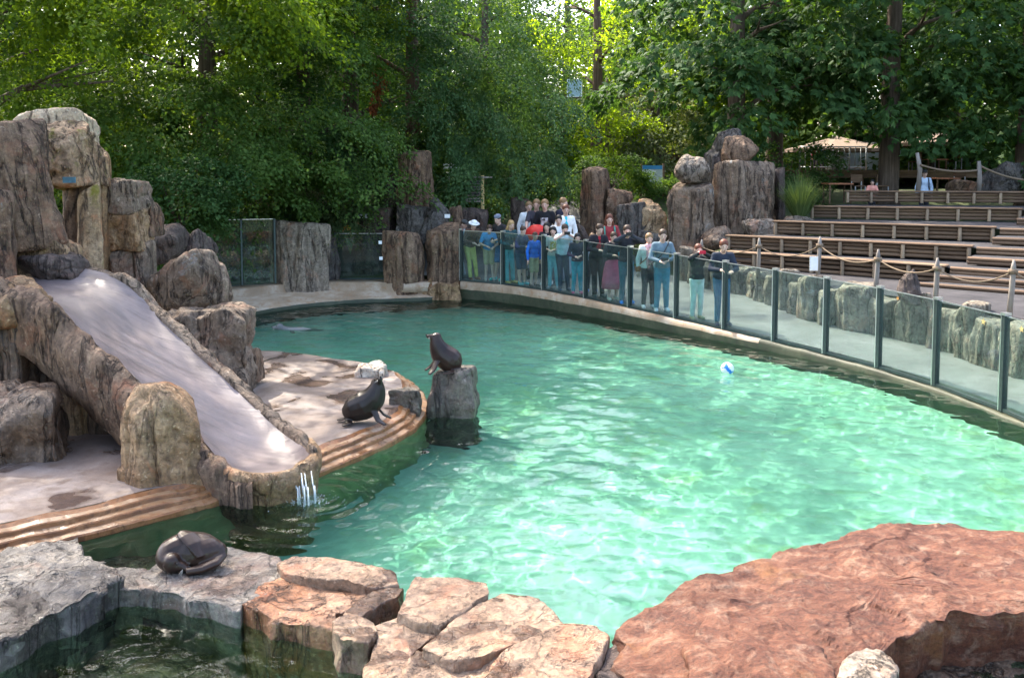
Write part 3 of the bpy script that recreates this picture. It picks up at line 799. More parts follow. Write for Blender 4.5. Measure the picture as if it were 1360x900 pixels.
# ---- flat slabs of the foreground wall, laid from their outlines
def slab(pts, ztop, thick, mat, label, tilt=(0, 0), dome=0.0, seed=None, under=.0, nr=20, na=120, edge=.035, rough=1.0, name='slab_rock', frac=.05):
    _seed[0] += 1; sd = (seed or _seed[0]) * 5.3
    w = [G(x, y, ztop) for x, y in pts]
    c = sum(w, Vector()) / len(w)
    loop = w + [w[0]]; per = [0]
    for i in range(1, len(loop)): per.append(per[-1] + (loop[i] - loop[i - 1]).length)
    out = []
    for k in range(na):
        s_ = per[-1] * k / na
        i = max(j for j in range(len(per) - 1) if per[j] <= s_)
        out.append(loop[i].lerp(loop[i + 1], (s_ - per[i]) / max(1e-9, per[i + 1] - per[i])))
    o2 = np.array([[p.x - c.x, p.y - c.y] for p in out])
    size = max(np.ptp(o2[:, 0]), np.ptp(o2[:, 1]))
    jit = frac * size * fbm(np.stack([o2[:, 0] * 3 + sd, o2[:, 1] * 3, np.zeros(na)], 1), 4) * .5
    ln = np.linalg.norm(o2, axis=1); o2 = o2 * (1 + jit / ln)[:, None]
    co = [[0, 0, 0]]; rings = [(.12 + .86 * (j / (nr - 1)) ** .8, 0.0) for j in range(nr)]
    e = edge
    prof = [(r, None) for r, _ in rings] + [(1 - e * .2 / max(size, .1), -e * .4), (1.0, -e), (1.0 - under * .3, -thick * .45), (1 - under, -thick * .8), (1 - under * 1.1, -thick)]
    for r, dz in prof:
        for k in range(na):
            x, y = o2[k] * r
            co.append([x, y, 0 if dz is None else dz])
    co = np.array(co, float)
    rad = np.linalg.norm(co[:, :2], axis=1) / (size / 2)
    top = np.zeros(len(co), bool); top[:1 + nr * na] = True
    z = co[:, 2] + dome * np.maximum(0, 1 - rad ** 2) + co[:, 0] * tilt[0] + co[:, 1] * tilt[1]
    q = np.stack([co[:, 0], co[:, 1], co[:, 2] * 2], 1)
    z += rough * (.022 * fbm(q * 2.6 + sd, 5) + .008 * fbm(q * 11 + sd, 3) + .018 * np.round(2.2 * noise(q * 1.3 + sd + 5)) * .5)
    co[:, 2] = z
    side = ~top
    co[side, :2] += (rough * .05 * min(1, thick / .25) * fbm(np.stack([co[side, 0], co[side, 1], co[side, 2] * 2.5], 1) * 3.2 + sd, 4))[:, None] * (co[side, :2] / np.maximum(.05, np.linalg.norm(co[side, :2], axis=1))[:, None])
    f = []
    tri = [(0, 1 + k, 1 + (k + 1) % na) for k in range(na)]
    nrg = len(prof)
    for j in range(nrg - 1):
        for k in range(na):
            a, b = 1 + j * na + k, 1 + j * na + (k + 1) % na
            f.append((a, a + na, b + na, b))
    me = bpy.data.meshes.new(name); me.from_pydata(co.tolist(), [], tri + f); me.shade_smooth()
    o = obj(name, me, ROCK[mat], None, (c.x, c.y, ztop)); o.cycles.is_caustics_receiver = True
    return tag(o, label, 'rock')
slab([(-120, 775), (-40, 748), (10, 728), (105, 717), (110, 742), (138, 757), (151, 774), (140, 790), (70, 820), (0, 856), (-120, 900)], .20, 1.6, 'bluegrey', 'large blue-grey ledge rock at the end of the stone wall', dome=.05, nr=24, na=150, rough=2.0, under=.04)
slab([(136, 758), (165, 753), (196, 756), (190, 786), (150, 788)], .12, 1.4, 'bluegrey', 'small pale stone bridging blue-grey ledge and long flat slab', rough=1.2)
slab([(184, 768), (210, 745), (255, 731), (310, 725), (372, 738), (384, 760), (372, 782), (322, 800), (318, 808), (250, 792), (186, 780)], .15, 1.5, 'bluegrey', 'long flat wet slab under the sleeping sea lion', nr=24, na=150, edge=.03, rough=1.0)
slab([(318, 796), (345, 780), (385, 760), (460, 768), (532, 778), (480, 802), (446, 818), (448, 838), (400, 830), (345, 818)], .16, 1.4, 'rust', 'rust-red flat slab in the middle of the stone wall', nr=22, na=140, rough=1.3)
slab([(370, 746), (388, 737), (440, 739), (490, 747), (527, 760), (531, 776), (498, 781), (455, 768), (410, 766), (376, 757)], .24, .10, 'slab', 'thin mauve slab lying across the rust-red slab', edge=.02)
slab([(455, 812), (475, 795), (510, 781), (537, 782), (528, 792), (495, 806), (478, 815)], .22, .25, 'slab', 'thin pale sliver of stone beside the mauve slab', edge=.02)
slab([(440, 824), (462, 815), (497, 826), (502, 838), (488, 852), (452, 848)], .24, .3, 'slab', 'small cube-like pale block overhanging the near pool', edge=.025)
slab([(528, 812), (533, 800), (552, 767), (600, 765), (648, 774), (651, 788), (610, 812), (584, 829), (552, 824)], .27, .4, 'slab', 'pale kite-shaped slab with wet patch on the stone wall', nr=22, na=130, edge=.025, rough=.7)
slab([(500, 832), (530, 818), (585, 830), (600, 826), (560, 858), (545, 872), (500, 862)], .19, .9, 'slab', 'low wedge-shaped stone below the kite-shaped slab', edge=.03)
slab([(490, 892), (498, 858), (545, 864), (540, 892), (535, 930), (480, 930)], .17, 1.2, 'slab', 'mauve stone with sloping face under the wedge-shaped stone', edge=.03)
slab([(556, 862), (585, 838), (640, 797), (668, 786), (705, 787), (722, 796), (750, 826), (742, 838), (680, 860), (640, 872), (590, 872)], .25, 1.0, 'slab', 'broad pinkish slab with large dark wet patch', nr=24, na=150, edge=.03, rough=.8)
slab([(540, 890), (560, 868), (630, 868), (662, 872), (655, 900), (630, 935), (540, 940)], .19, 1.0, 'slab', 'rough mauve stone in front of the broad pinkish slab', edge=.04, rough=1.6)
slab([(650, 880), (668, 862), (748, 826), (790, 829), (809, 842), (806, 856), (795, 884), (775, 915), (690, 930), (645, 915)], .26, 1.1, 'slab', 'tan slab at the end of the stone wall beside the red rock', nr=24, na=150, edge=.03, rough=.8)
slab([(806, 862), (822, 850), (842, 866), (862, 905), (870, 940), (790, 940), (797, 890)], .22, 1.0, 'dark', 'dark stone in the gap between tan slab and red rock', edge=.04)
slab([(1105, 915), (1115, 895), (1150, 862), (1172, 868), (1185, 885), (1180, 930), (1110, 940)], .45, .4, 'grey', 'pale pointed stone resting against the front of the red rock', edge=.05, dome=.06)
slab([(812, 842), (850, 822), (905, 790), (980, 769), (1045, 744), (1110, 733), (1180, 709), (1260, 699), (1360, 702), (1470, 712), (1560, 760), (1560, 840), (1430, 828), (1360, 832), (1270, 842), (1190, 873), (1120, 935), (1000, 980), (900, 985), (835, 905)], .28, .6, 'red', 'huge red sandstone boulder sloping over the pool edge', dome=.13, nr=60, na=300, edge=.07, rough=1.75, under=.14, name='red_rock', frac=.03)
slab([(905, 960), (915, 845), (935, 822), (985, 815), (1040, 822), (1075, 850), (1110, 900), (1120, 960)], .45, .2, 'red', 'layered pale-edged flake lying on the huge red boulder', dome=.05, nr=22, na=140, edge=.05, rough=1.8, name='red_flake')
slab([(1195, 925), (1230, 880), (1340, 862), (1480, 855), (1560, 900), (1560, 980), (1200, 980)], .02, .5, 'brown_wet', 'dark wet rock under the overhang of the red boulder', edge=.06, rough=1.6)
# stones on the bed of the small near pool
slab([(-200, 800), (0, 790), (200, 785), (330, 800), (400, 840), (330, 880), (300, 960), (-200, 1000)], -.62, .6, 'brown_wet', 'dark sunken ledge across the bed of the small near pool', edge=.08, rough=2.5, name='sunken_ledge')
for k, (x, y, s_) in enumerate([(60, 900, 1.0), (180, 860, .8), (260, 885, .9), (330, 845, .6), (150, 930, 1.1)]):
    _seed[0] += 1; p = G(x, y, -.75)
    o = obj('sunken_rock', rock_mesh('sunken_rock', (s_ * 1.2, s_, .75), 'boulder', _seed[0], 12), ROCK['brown_wet'], None, (p.x, p.y, -1.35)); o.cycles.is_caustics_receiver = True
    tag(o, 'dark rock lying under water in the small near pool', 'rock', 'sunken rocks in the near pool')

# ================================================================== SLIDE
near_px = [(-70, 378, 11.5), (10, 376, 11.4), (62, 400, 11.2), (110, 442, 10.9), (195, 514, 10.4), (262, 578, 10.0), (298, 616, 9.7), (342, 634, 9.42)]
far_px = [(-10, 352, 12.9), (95, 354, 12.8), (165, 374, 12.6), (215, 425, 12.3), (300, 503, 11.6), (362, 560, 11.0), (396, 588, 10.5), (415, 604, 10.0)]
NS = 70; NW = 15
ne = spline([P(*q) for q in near_px], NS); fe = spline([P(*q) for q in far_px], NS)
co = []
for i in range(NS):
    for j in range(NW):
        u = j / (NW - 1); p = ne[i].lerp(fe[i], u)
        dip = .16 * (1 - (2 * u - 1) ** 4) * (1 - .5 * (i / NS) ** 4)
        co.append((p.x, p.y, p.z - dip))
co = np.array(co); co[:, 2] += .012 * fbm(co * 2.5, 3)
sf = np.array([(i * NW + j, (i + 1) * NW + j, (i + 1) * NW + j + 1, i * NW + j + 1) for i in range(NS - 1) for j in range(NW - 1)])
slide = thing('rock_slide', 'smooth mauve water slide set in rough rock, running down to the pool', 'slide', tuple(P(340, 665, 9.9)))
sl_inv = -slide.location
def local(arr): return np.asarray(arr, float) + np.array(sl_inv)
chute = obj('chute', mesh_np('chute', local(co), sf), M_SLIDE, slide)
def rim_mesh(name, edge, toward, r, seed, drop, mats):
    co = []; n_ = 12
    for i in range(NS):
        t = (edge[min(i + 1, NS - 1)] - edge[max(i - 1, 0)]).normalized(); o_ = (edge[i] - toward[i]); o_.z = 0; o_.normalize()
        up = Vector((0, 0, 1))
        ring = [(-.03, -.10), (-.02, .02), (.05, .055), (.14, .05), (.24, .0), (.30, -.12), (.31, -.28), (.27, -.5 * drop), (.22, -.8 * drop), (.16, -1.0 * drop), (-.05, -1.05 * drop), (-.08, -.4)]
        tp = 1 - .75 * max(0, (i / NS - .78) / .22)
        for a, b in ring: co.append(edge[i] + o_ * a * r * tp + up * b * (tp if b > -.3 else 1))
    co = np.array([tuple(c) for c in co])
    d = .075 * fbm(co * 3.4 + seed, 5) + .06 * np.round(2.2 * noise(co * 2.3 + seed)) / 1.5
    mid = np.arange(len(co)) % n_
    co[:, 2] += d * (mid != 0) * .8; co[:, 1] -= d * (mid > 2); co[:, 0] += .5 * d * (mid > 2)
    f = [(i * n_ + j, i * n_ + (j + 1) % n_, (i + 1) * n_ + (j + 1) % n_, (i + 1) * n_ + j) for i in range(NS - 1) for j in range(n_)]
    return obj(name, mesh_np(name, local(co), np.array(f)), mats, slide)
rim_mesh('near_rim', ne, fe, .75, 3.0, .85, ROCK['brown'])
rim_mesh('far_rim', fe, ne, .8, 11.0, .7, ROCK['greybrown'])
# lip: rock apron round the end of the chute
lipc = [P(*q) for q in [(268, 582, 10.0), (282, 603, 9.75), (310, 620, 9.6), (345, 627, 9.5), (385, 622, 9.6), (412, 606, 9.85), (417, 592, 10.3), (408, 580, 10.8)]]
lp = spline(lipc, 60); inn = (P(300, 560, 10.6))
co = []
for i in range(60):
    o_ = lp[i] - inn; o_.z = 0; o_.normalize(); zt = lp[i].z
    for a, z in [(-.42, zt - .22), (-.12, zt - .09), (-.02, zt - .01), (.05, zt - .01), (.10, zt - .07), (.10, zt * .6), (.06, zt * .35), (.05, .1), (.03, -.3), (0, -1.6)]:
        co.append((lp[i].x + o_.x * a, lp[i].y + o_.y * a, z))
co = np.array(co); d = .045 * fbm(co * np.array([2.0, 2.0, 1.6]) + 5, 4) + .03 * np.round(2 * noise(co * np.array([1.9, 1.9, 1.0]) + 31)) / 2; m_ = np.arange(len(co)) % 10 >= 3
co[:, 1] -= d * m_; co[:, 2] += .4 * d * m_; co[:, 0] += .4 * d * m_
f = np.array([(i * 10 + j, (i + 1) * 10 + j, (i + 1) * 10 + j + 1, i * 10 + j + 1) for i in range(59) for j in range(9)])
lip = obj('lip_rock', mesh_np('lip_rock', local(co), f), ROCK['lip'], slide); lip.cycles.is_caustics_receiver = True
rock(262, 414, 612, 676, 10.25, .95, 'block', 'golden', 'broad golden rock under the lower end of the slide', rough=.8, zb=-1.2).cycles.is_caustics_receiver = True
# water running off the lip
def foam_mat():
    t = NT('white_water'); t.bsdf.inputs['Transmission Weight'].default_value = .5; return t.done((.85, .9, .9), .2, None, .5)
M_FOAM = foam_mat()
q = P(405, 622, 9.75); mb = MB(); rg = random.Random(2)
for k in range(9):
    x = q.x + rg.uniform(-.09, .09); y = q.y - .1 + rg.uniform(-.06, .04); top = q.z - rg.uniform(0, .1)
    mb.tube([(x, y, top), (x + .03, y - .05, top - .15), (x + .05, y - .09, .18), (x + .06, y - .11, -.02)], [.006, .009, .008, .012], 5)
for k in range(320):
    a = rg.uniform(0, 6.28); r = abs(rg.gauss(0, .13)); z = max(.0, rg.gauss(.005, .03)); s_ = rg.uniform(.002, .0065)
    c = Vector((q.x + .08 + r * math.cos(a) * 1.5, q.y - .16 + r * math.sin(a), z)); mb.tube([c + Vector((0, 0, -s_)), c, c + Vector((0, 0, s_))], [s_ * .4, s_, s_ * .4], 5)
tag(obj('water_splash', mb.mesh('water_splash', True), M_FOAM), 'white trickle and splash of water below the lip of the slide', 'water', kind='stuff')
#@@BUILT

# ================================================================== GLASS FENCES
GH = 1.42
def prism(name, pts, t, mat, parent, loc):
    pass
def glass_fence(name, label, posts, mat, height=GH, post_w=.07):
    root = thing(name, label, 'glass fence', tuple(posts[0]))
    o0 = posts[0]
    rails = []
    for i, p in enumerate(posts):
        q = posts[min(i + 1, len(posts) - 1)] - posts[max(i - 1, 0)]; rz = math.atan2(q.y, q.x)
        mb = MB().box((0, 0, height / 2), (post_w, .09, height), 0)
        po = obj('post', mb.mesh('post'), M_METAL, root, p - o0); po.rotation_euler.z = rz
        if name == 'pool_glass_fence':
            obj('post_edge', MB().box((post_w / 2 + .012, -.0, height / 2), (.022, .08, height - .01)).mesh('post_edge'), M_STEEL, po)
            obj('post_cap', MB().box((0, 0, height + .022), (.10, .11, .04)).mesh('post_cap'), M_STEEL, po)
    for a, b in zip(posts[:-1], posts[1:]):
        d = b - a; n = Vector((d.x, d.y, 0)).normalized(); side = Vector((-n.y, n.x, 0))
        def quadbox(z0, z1, th, gap):
            pa, pb = a + n * gap - o0, b - n * gap - o0
            co = []
            for p in (pa, pb):
                for s_ in (-th / 2, th / 2):
                    for z in (z0, z1): co.append(p + side * s_ + Vector((0, 0, z)))
            return MB().add(co, [(0, 1, 3, 2), (4, 6, 7, 5), (0, 4, 5, 1), (2, 3, 7, 6), (0, 2, 6, 4), (1, 5, 7, 3)])
        obj('glass_panel', quadbox(.05, height - .02, .018, .045).mesh('glass_panel'), mat, root)
        obj('bottom_rail', quadbox(.0, .048, .06, .037).mesh('bottom_rail'), M_METAL, root)
        obj('top_edge', quadbox(height - .019, height - .004, .026, .037).mesh('top_edge'), M_STEEL, root)
    return root
ext = []
for k in (4, 3, 2, 1):
    y = GLP[0].y - 1.42 * k; ext.append(Vector((float(np.interp(y, [1, 6, 9.5, inner[0].y], [6.2, 6.55, 6.65, inner[0].x])) + .11, y, float(path_z(y)))))
fence = glass_fence('pool_glass_fence', 'long curved glass fence with dark posts between pool and visitors', ext + GLP, M_GLASS)
lf = [P(283, 386, 24.3), P(322, 386, 24.6), P(366, 386, 24.9)]
for p in lf: p.z = .4
glass_fence('short_glass_fence', 'green-tinted glass panels left of the broad grey column', lf, M_GLASS_CLEAR, 1.85, .05)
mf = [P(446, 382, 26.0), P(512, 380, 26.0)]
for p in mf: p.z = .42
glass_fence('low_glass_fence', 'single clear glass panel between grey column and brown pair', mf, M_GLASS_CLEAR, 1.35, .05)
# starfish stickers on the glass
M_STAR = plain('yellow_sticker', (.42, .31, .12), .6, 0, .12)
M_ORANGE = plain('orange_sticker', (.45, .22, .07), .6, 0, .12)
def on_glass(px, py):
    """where the sight line through a pixel of the fence meets the glass"""
    d = ray(px, py); best = None
    for a, b in zip(GLP[:-1], GLP[1:]):
        e = b - a; n = Vector((-e.y, e.x, 0)); den = n.dot(d)
        t = n.dot(a - Vector((0, 0, CAM_H))) / den; p = Vector((0, 0, CAM_H)) + d * t
        u = (p - a).dot(e) / e.dot(e)
        if 0 <= u <= 1: best = (p, e.normalized())
    return best
for k, (px, py, s_, m_) in enumerate([(1307, 427, .055, M_STAR), (1358, 437, .055, M_STAR), (1193, 396, .042, M_ORANGE)]):
    p, e = on_glass(px, py); co = []; n = Vector((-e.y, e.x, 0))
    if n.y > 0: n = -n
    for i in range(10):
        a = i * math.pi / 5 + .4 + k; r = s_ if i % 2 == 0 else s_ * .42; co.append(n * .004 + (e * math.cos(a) + Vector((0, 0, 1)) * math.sin(a)) * r)
    for c in list(co): co.append(c - n * .003)
    f = [tuple(range(10)), tuple(range(19, 9, -1))] + [(i, 10 + i, 10 + (i + 1) % 10, (i + 1) % 10) for i in range(10)]
    st = obj('star_sticker', MB().add(co, f).mesh('star_sticker'), m_, None, p + n * .011)
    tag(st, ['yellow starfish sticker on the glass in front of big grey wall stones', 'yellow starfish sticker on the last glass panel of the long fence', 'small orange starfish sticker on the glass below the rope'][k], 'sticker')

# ================================================================== LOG TERRACES
log_me = tube_mesh('log', [(-.5, 0, 0), (.5, 0, 0)], 1.0, 9)
for p in log_me.polygons: p.use_smooth = len(p.vertices) == 4
names = ['bottom', 'second', 'middle', 'fourth', 'top']
rgl = random.Random(8)
post_me = MB()
post_me.tube([(0, 0, 0), (0, 0, 1)], 1.0, 9); post_me = post_me.mesh('post', True)
def cap_mesh(ln, dep=.30, th=.05):
    bm = bmesh.new(); box_bm(bm, (ln / 2, 0, 0), (ln, dep, th), 0, .012); return bm_mesh('seat_plank', bm)
for r, (A, B, u, nf, ln, z) in enumerate(rows):
    h = .35 if r else .40; z0 = z - h; rz = math.atan2(u.y, u.x)
    row = thing('log_bench_row', ['lowest', 'second lowest', 'middle', 'second highest', 'highest'][r] + ' log-faced bench row of the terraced seating', 'bench row', (A.x, A.y, z0), rz, 'log bench rows')
    nb = max(3, round(ln / .78)); w = ln / nb
    sgn = 1 if Matrix.Rotation(rz, 3, 'Z') @ Vector((0, 1, 0)) @ nf > 0 else -1
    cp = obj('seat_plank', cap_mesh(ln + .1), M_LOG, row, (-.05, sgn * -.04, h + .0))
    for i in range(nb + 1):
        p = obj('post', post_me, M_POSTW, row, (min(ln - .04, max(.04, i * w)), sgn * .055, -.02)); p.scale = (.05, .05, h - .01); p.rotation_euler.z = rgl.uniform(0, 6)
    for i in range(nb):
        for k in range(3):
            l = obj('log', log_me, M_LOG, row, ((i + .5) * w, sgn * (-.035 + rgl.uniform(-.008, .008)), .055 + k * (h - .04) / 3))
            l.scale = (w * .99, .049, .049); l.rotation_euler.x = rgl.uniform(0, 6)
# log stairs at the right end of the rows
stairs = thing('log_stairs', 'log-edged stairs beside the right ends of the bench rows', 'stairs', tuple(rows[0][1]))
so = stairs.location.copy()
def stair_step(A, u, ln, z):
    rz = math.atan2(u.y, u.x)
    for k in range(2):
        l = obj('log', log_me, M_LOG, stairs, Vector((A.x + u.x * ln / 2, A.y + u.y * ln / 2, z - .052 - k * .088)) - so); l.scale = (ln, .046, .046); l.rotation_euler = (rgl.uniform(0, 6), 0, rz)
tm = MB()
for r in range(5):
    A, B, u, nf, ln, z = rows[r]
    stair_step(B + u * .12, u, 4.2, z)
    if r < 4:
        B2 = rows[r + 1][1]; mid = (B + B2) / 2; u2 = (u + rows[r + 1][2]).normalized(); st0 = B2 - u2 * ((B2 - B).dot(u2) * .5) - rows[r][3] * -.0
        st = B.lerp(B2, .5) + u2 * .2; zz = z + .175
        stair_step(st, u2, 4.0, zz)
        e = st + u2 * 4; b2 = B2 + u2 * .1; e2 = B2 + u2 * 4.2
        tm.add([(st.x, st.y, zz - .02), (e.x, e.y, zz - .02), (e2.x, e2.y, zz - .02), (b2.x, b2.y, zz - .02)], [(0, 1, 2, 3)])
A, B, u, nf, ln, z = rows[0]
for k, (dz, off) in enumerate([(.13, .5), (.27, 1.0)]):
    st = B + nf * off + u * (-.35 * k); stair_step(st, u, 3.0 + .4 * k, z - dz * 1.0 - .02)
    e = st + u * 3.4; b_ = B + nf * (off - .5); e_ = b_ + u * 3.4
    zt = z - dz - .04
    tm.add([(st.x, st.y, zt), (e.x, e.y, zt), (e_.x, e_.y, zt), (b_.x, b_.y, zt)], [(0, 1, 2, 3)])
obj('tread', tm.mesh('tread'), M_TREAD, stairs); stairs.children[-1].location = -so
# rope fence on top of the rock wall
rp = [(930, 318, 24.0), (1008, 316, 21.8), (1087, 314, 20.2), (1164, 331, 18.2), (1244, 342, 16.6), (1343, 345, 15.6), (1440, 350, 14.8)]
rope = thing('rope_fence', 'rope fence of pointed pale posts on top of the rock wall', 'fence', tuple(P(*rp[3]).xy) + (1.0,))
tops = []
for k, q in enumerate(rp):
    t = P(*q); b = Vector((t.x, t.y, 1.0)); lean = rgl.uniform(-.03, .03)
    h = t.z - 1.0; r0 = .05
    mb = MB().tube([(0, 0, 0), (lean, 0, h * .5), (lean * 1.5, 0, h - .14), (lean * 1.6, 0, h)], [r0, r0 * .95, r0 * .9, r0 * .35], 9)
    po = obj('post', mb.mesh('post', True), M_PALEPOST, rope, b - rope.location)
    tops.append(b + Vector((lean * 1.4, 0, h - .2)))
    obj('rope_knot', MB().tube([(lean * 1.4, 0, h - .235), (lean * 1.4, 0, h - .165)], [.078, .078], 10).mesh('rope_knot', True), M_ROPE, po)
for a, b in zip(tops[:-1], tops[1:]):
    sag = rgl.uniform(.12, .26); pts = [a.lerp(b, t / 14) - Vector((0, 0, sag * 4 * (t / 14) * (1 - t / 14))) - rope.location for t in range(15)]
    obj('rope', tube_mesh('rope', pts, .014, 7), M_ROPE, rope)
M_WHITE = plain('white_paper', (.8, .8, .8), .6, 0, .06)
q = P(1081, 350, 20.0); sg = thing('notice', 'white notice sheet hung on a rope post', 'sign', tuple(q)); obj('sheet', MB().box((0, 0, 0), (.17, .012, .30)).mesh('sheet'), M_WHITE, sg)
obj('frame', MB().box((0, .012, 0), (.20, .01, .33)).mesh('frame'), M_STEEL, sg)
# ropes behind the top row
up = thing('upper_rope_fence', 'rope strung between crooked posts behind the highest bench row', 'fence', tuple(P(1224, 255, 30.5)))
uo = up.location.copy()
for pts in ([(1219, 256, 30.5), (1222, 225, 30.5), (1218, 203, 30.5)], [(1300, 256, 30.2), (1301, 233, 30.2), (1300, 214, 30.2)]):
    obj('post', tube_mesh('post', [P(*q) - uo for q in pts], [.08, .075, .06], 9), M_PALEPOST, up)
for a, b in (((1222, 219, 30.4), (1300, 226, 30.2)), ((1301, 220, 30.2), (1375, 240, 30))):
    a, b = P(*a), P(*b); pts = [a.lerp(b, t / 10) - Vector((0, 0, .12 * 4 * (t / 10) * (1 - t / 10))) - uo for t in range(11)]
    obj('rope', tube_mesh('rope', pts, .035, 7), M_ROPE, up)

# ================================================================== SIGNS AND SMALL THINGS
M_YPOST = wood_mat('yellow_pine_post', (.36, .24, .1), (.55, .40, .18), (.68, .53, .28), 2)
M_DULLBLUE = plain('faded_blue', (.08, .17, .22), .6)
M_BLACK = plain('black_paint', (.02, .02, .022), .5)
M_BLUE = plain('sign_blue', (.04, .25, .5), .5, 0, .1)
q = P(641, 282, 29.2); sp = thing('signpost', 'yellow wooden signpost with striped direction boards', 'signpost', tuple(q))
hh = (282 - 233) / F * 29.2
obj('pole', tube_mesh('pole', [(0, 0, -1.4), (0, 0, hh)], [.06, .055], 10), M_YPOST, sp)
for k in range(4):
    z = hh - .22 - k * .19
    b = obj('direction_board', MB().add([(-.07, -.07, z - .07), (-.50, -.07, z - .07), (-.58, -.07, z), (-.50, -.07, z + .07), (-.07, -.07, z + .07), (-.07, -.04, z - .07), (-.50, -.04, z - .07), (-.58, -.04, z), (-.50, -.04, z + .07), (-.07, -.04, z + .07)], [(0, 1, 2, 3, 4), (9, 8, 7, 6, 5), (0, 5, 6, 1), (1, 6, 7, 2), (2, 7, 8, 3), (3, 8, 9, 4), (4, 9, 5, 0)]).mesh('direction_board'), M_PALEPOST, sp)
    obj('stripe', MB().box((-.28, -.076, z), (.36, .008, .045)).mesh('stripe'), M_BLACK, b)
b = obj('roof_board', MB().box((0, -.02, hh - .06), (.62, .12, .05), .2).mesh('roof_board'), M_PALEPOST, sp)
def print_mat():
    t = NT('poster_print'); v = t.coords((1, 1, 1), False)
    a = t.noise(v, 7, 3, .5, 1.5); b = t.noise(v, 3, 3, .5)
    c = t.ramp(a, [(.42, (.3, .32, .28)), (.5, (.55, .56, .5)), (.6, (.8, .8, .75))]); c = t.mix(t.ramp(b, [(.45, (0, 0, 0)), (.6, (1, 1, 1))]), c, (.45, .48, .45)); return t.done(c, .5, None, .3)
M_PRINT = print_mat()
q = P(866, 256, 35); ib = thing('information_board', 'brown framed information board with blue header above the bank', 'sign', tuple(q), R(-6))
H_ = (256 - 217) / F * 35; W_ = .86
for x in (-W_ / 2, W_ / 2): obj('post', MB().box((x, 0, H_ / 2 - .15), (.08, .08, H_ + .3)).mesh('post'), M_LOG, ib)
pn = obj('panel', MB().box((0, -.05, H_ * .56), (W_ - .09, .03, H_ * .72)).mesh('panel'), M_PRINT, ib)
obj('header', MB().box((0, -.07, H_ * .86), (W_ - .11, .012, H_ * .13)).mesh('header'), M_BLUE, pn)
obj('caption', MB().box((-.1, -.07, H_ * .72), (W_ * .55, .012, .07)).mesh('caption'), M_WHITE, pn)
obj('bottom_board', MB().box((0, 0, H_ * .12), (W_ + .02, .06, .14)).mesh('bottom_board'), M_LOG, ib)
for px, py, Y, w, h, lb in [(482, 287, 27.25, .26, .12, 'small white name plate on the dark squared block'), (594, 287, 26.7, .16, .11, 'small white name plate on the slate pyramid rock'), (505, 322, 24.66, .09, .09, 'upper white square tag at the left edge of the squat brown column'), (506, 343, 24.66, .09, .09, 'lower white square tag at the left edge of the squat brown column'), (92, 239, 13.6, .19, .09, 'blue strip plate under the mossy tan boulder')]:
    tag(obj('name_plate', MB().box((0, 0, 0), (w, .02, h)).mesh('name_plate'), M_DULLBLUE if 'blue' in lb else M_WHITE, None, P(px, py, Y)), lb, 'plate')
# folded wooden deck chair boards behind the bank
q = P(608, 245, 32); dk = thing('white_bench', 'white slatted bench half hidden among the shrubs', 'bench', tuple(q), .3)
for k in range(3): obj('slat', MB().box((0, k * .1, .42), (.75, .08, .03)).mesh('slat'), M_WHITE, dk)
for k in range(2): obj('back_slat', MB().box((-.15 + .0 * k, .32, .58 + k * .13), (.6, .03, .09)).mesh('back_slat'), M_WHITE, dk)
for x in (-.3, .3): obj('leg', MB().box((x, .1, .2), (.05, .25, .41)).mesh('leg'), M_WHITE, dk)
# orange crested flower by the glass
M_PETAL = plain('orange_petal', (.75, .33, .03), .5, 0, .2); M_LEAFG = plain('glossy_green_leaf', (.05, .17, .06), .4, 0, .3)
q = P(465, 318, 26.6); fl = thing('orange_flower', 'orange crested flower with green leaves behind the clear glass panel', 'flower', tuple(q))
for k in range(4):
    a = 2.3 + k * .28; pts = [(0, 0, .30), (.10 * math.cos(a), -.02, .30 + .12 * math.sin(a)), (.24 * math.cos(a), -.05 * k + .05, .28 + .22 * math.sin(a) - .05)]
    obj('petal', tube_mesh('petal', pts, [.03, .045, .004], 6), M_PETAL, fl)
for k in range(5):
    a = -.9 + k * .35; pts = [(0, .02, -.45), (.12 * math.sin(a) , .03, -.05), (.34 * math.sin(a) + .08, .02 * k, .18 - .1 * k)]
    obj('leaf', tube_mesh('leaf', pts, [.012, .05, .004], 6), M_LEAFG, fl)
# ball
M_BALLW = plain('white_ball', (.82, .82, .8), .35, 0, .03); M_BALLB = plain('blue_ball', (.03, .2, .62), .35, 0, .05)
q = G(966, 495); bm = bmesh.new(); bmesh.ops.create_uvsphere(bm, u_segments=32, v_segments=20, radius=.115)
bmesh.ops.rotate(bm, verts=bm.verts, matrix=Matrix.Rotation(.9, 3, 'X') @ Matrix.Rotation(.5, 3, 'Y'))
for f in bm.faces:
    c = f.calc_center_median().normalized(); a = math.atan2(c.y, c.x); f.material_index = 1 if (math.sin(3 * a + 2.2 * c.z) > .62 or abs(c.z - .35 * math.sin(2 * a)) < .10) else 0
ball = obj('beach_ball', bm_mesh('beach_ball', bm, True), [M_BALLW, M_BALLB], None, (q.x, q.y, .075)); tag(ball, 'white ball with blue swirls floating on the pool', 'ball')

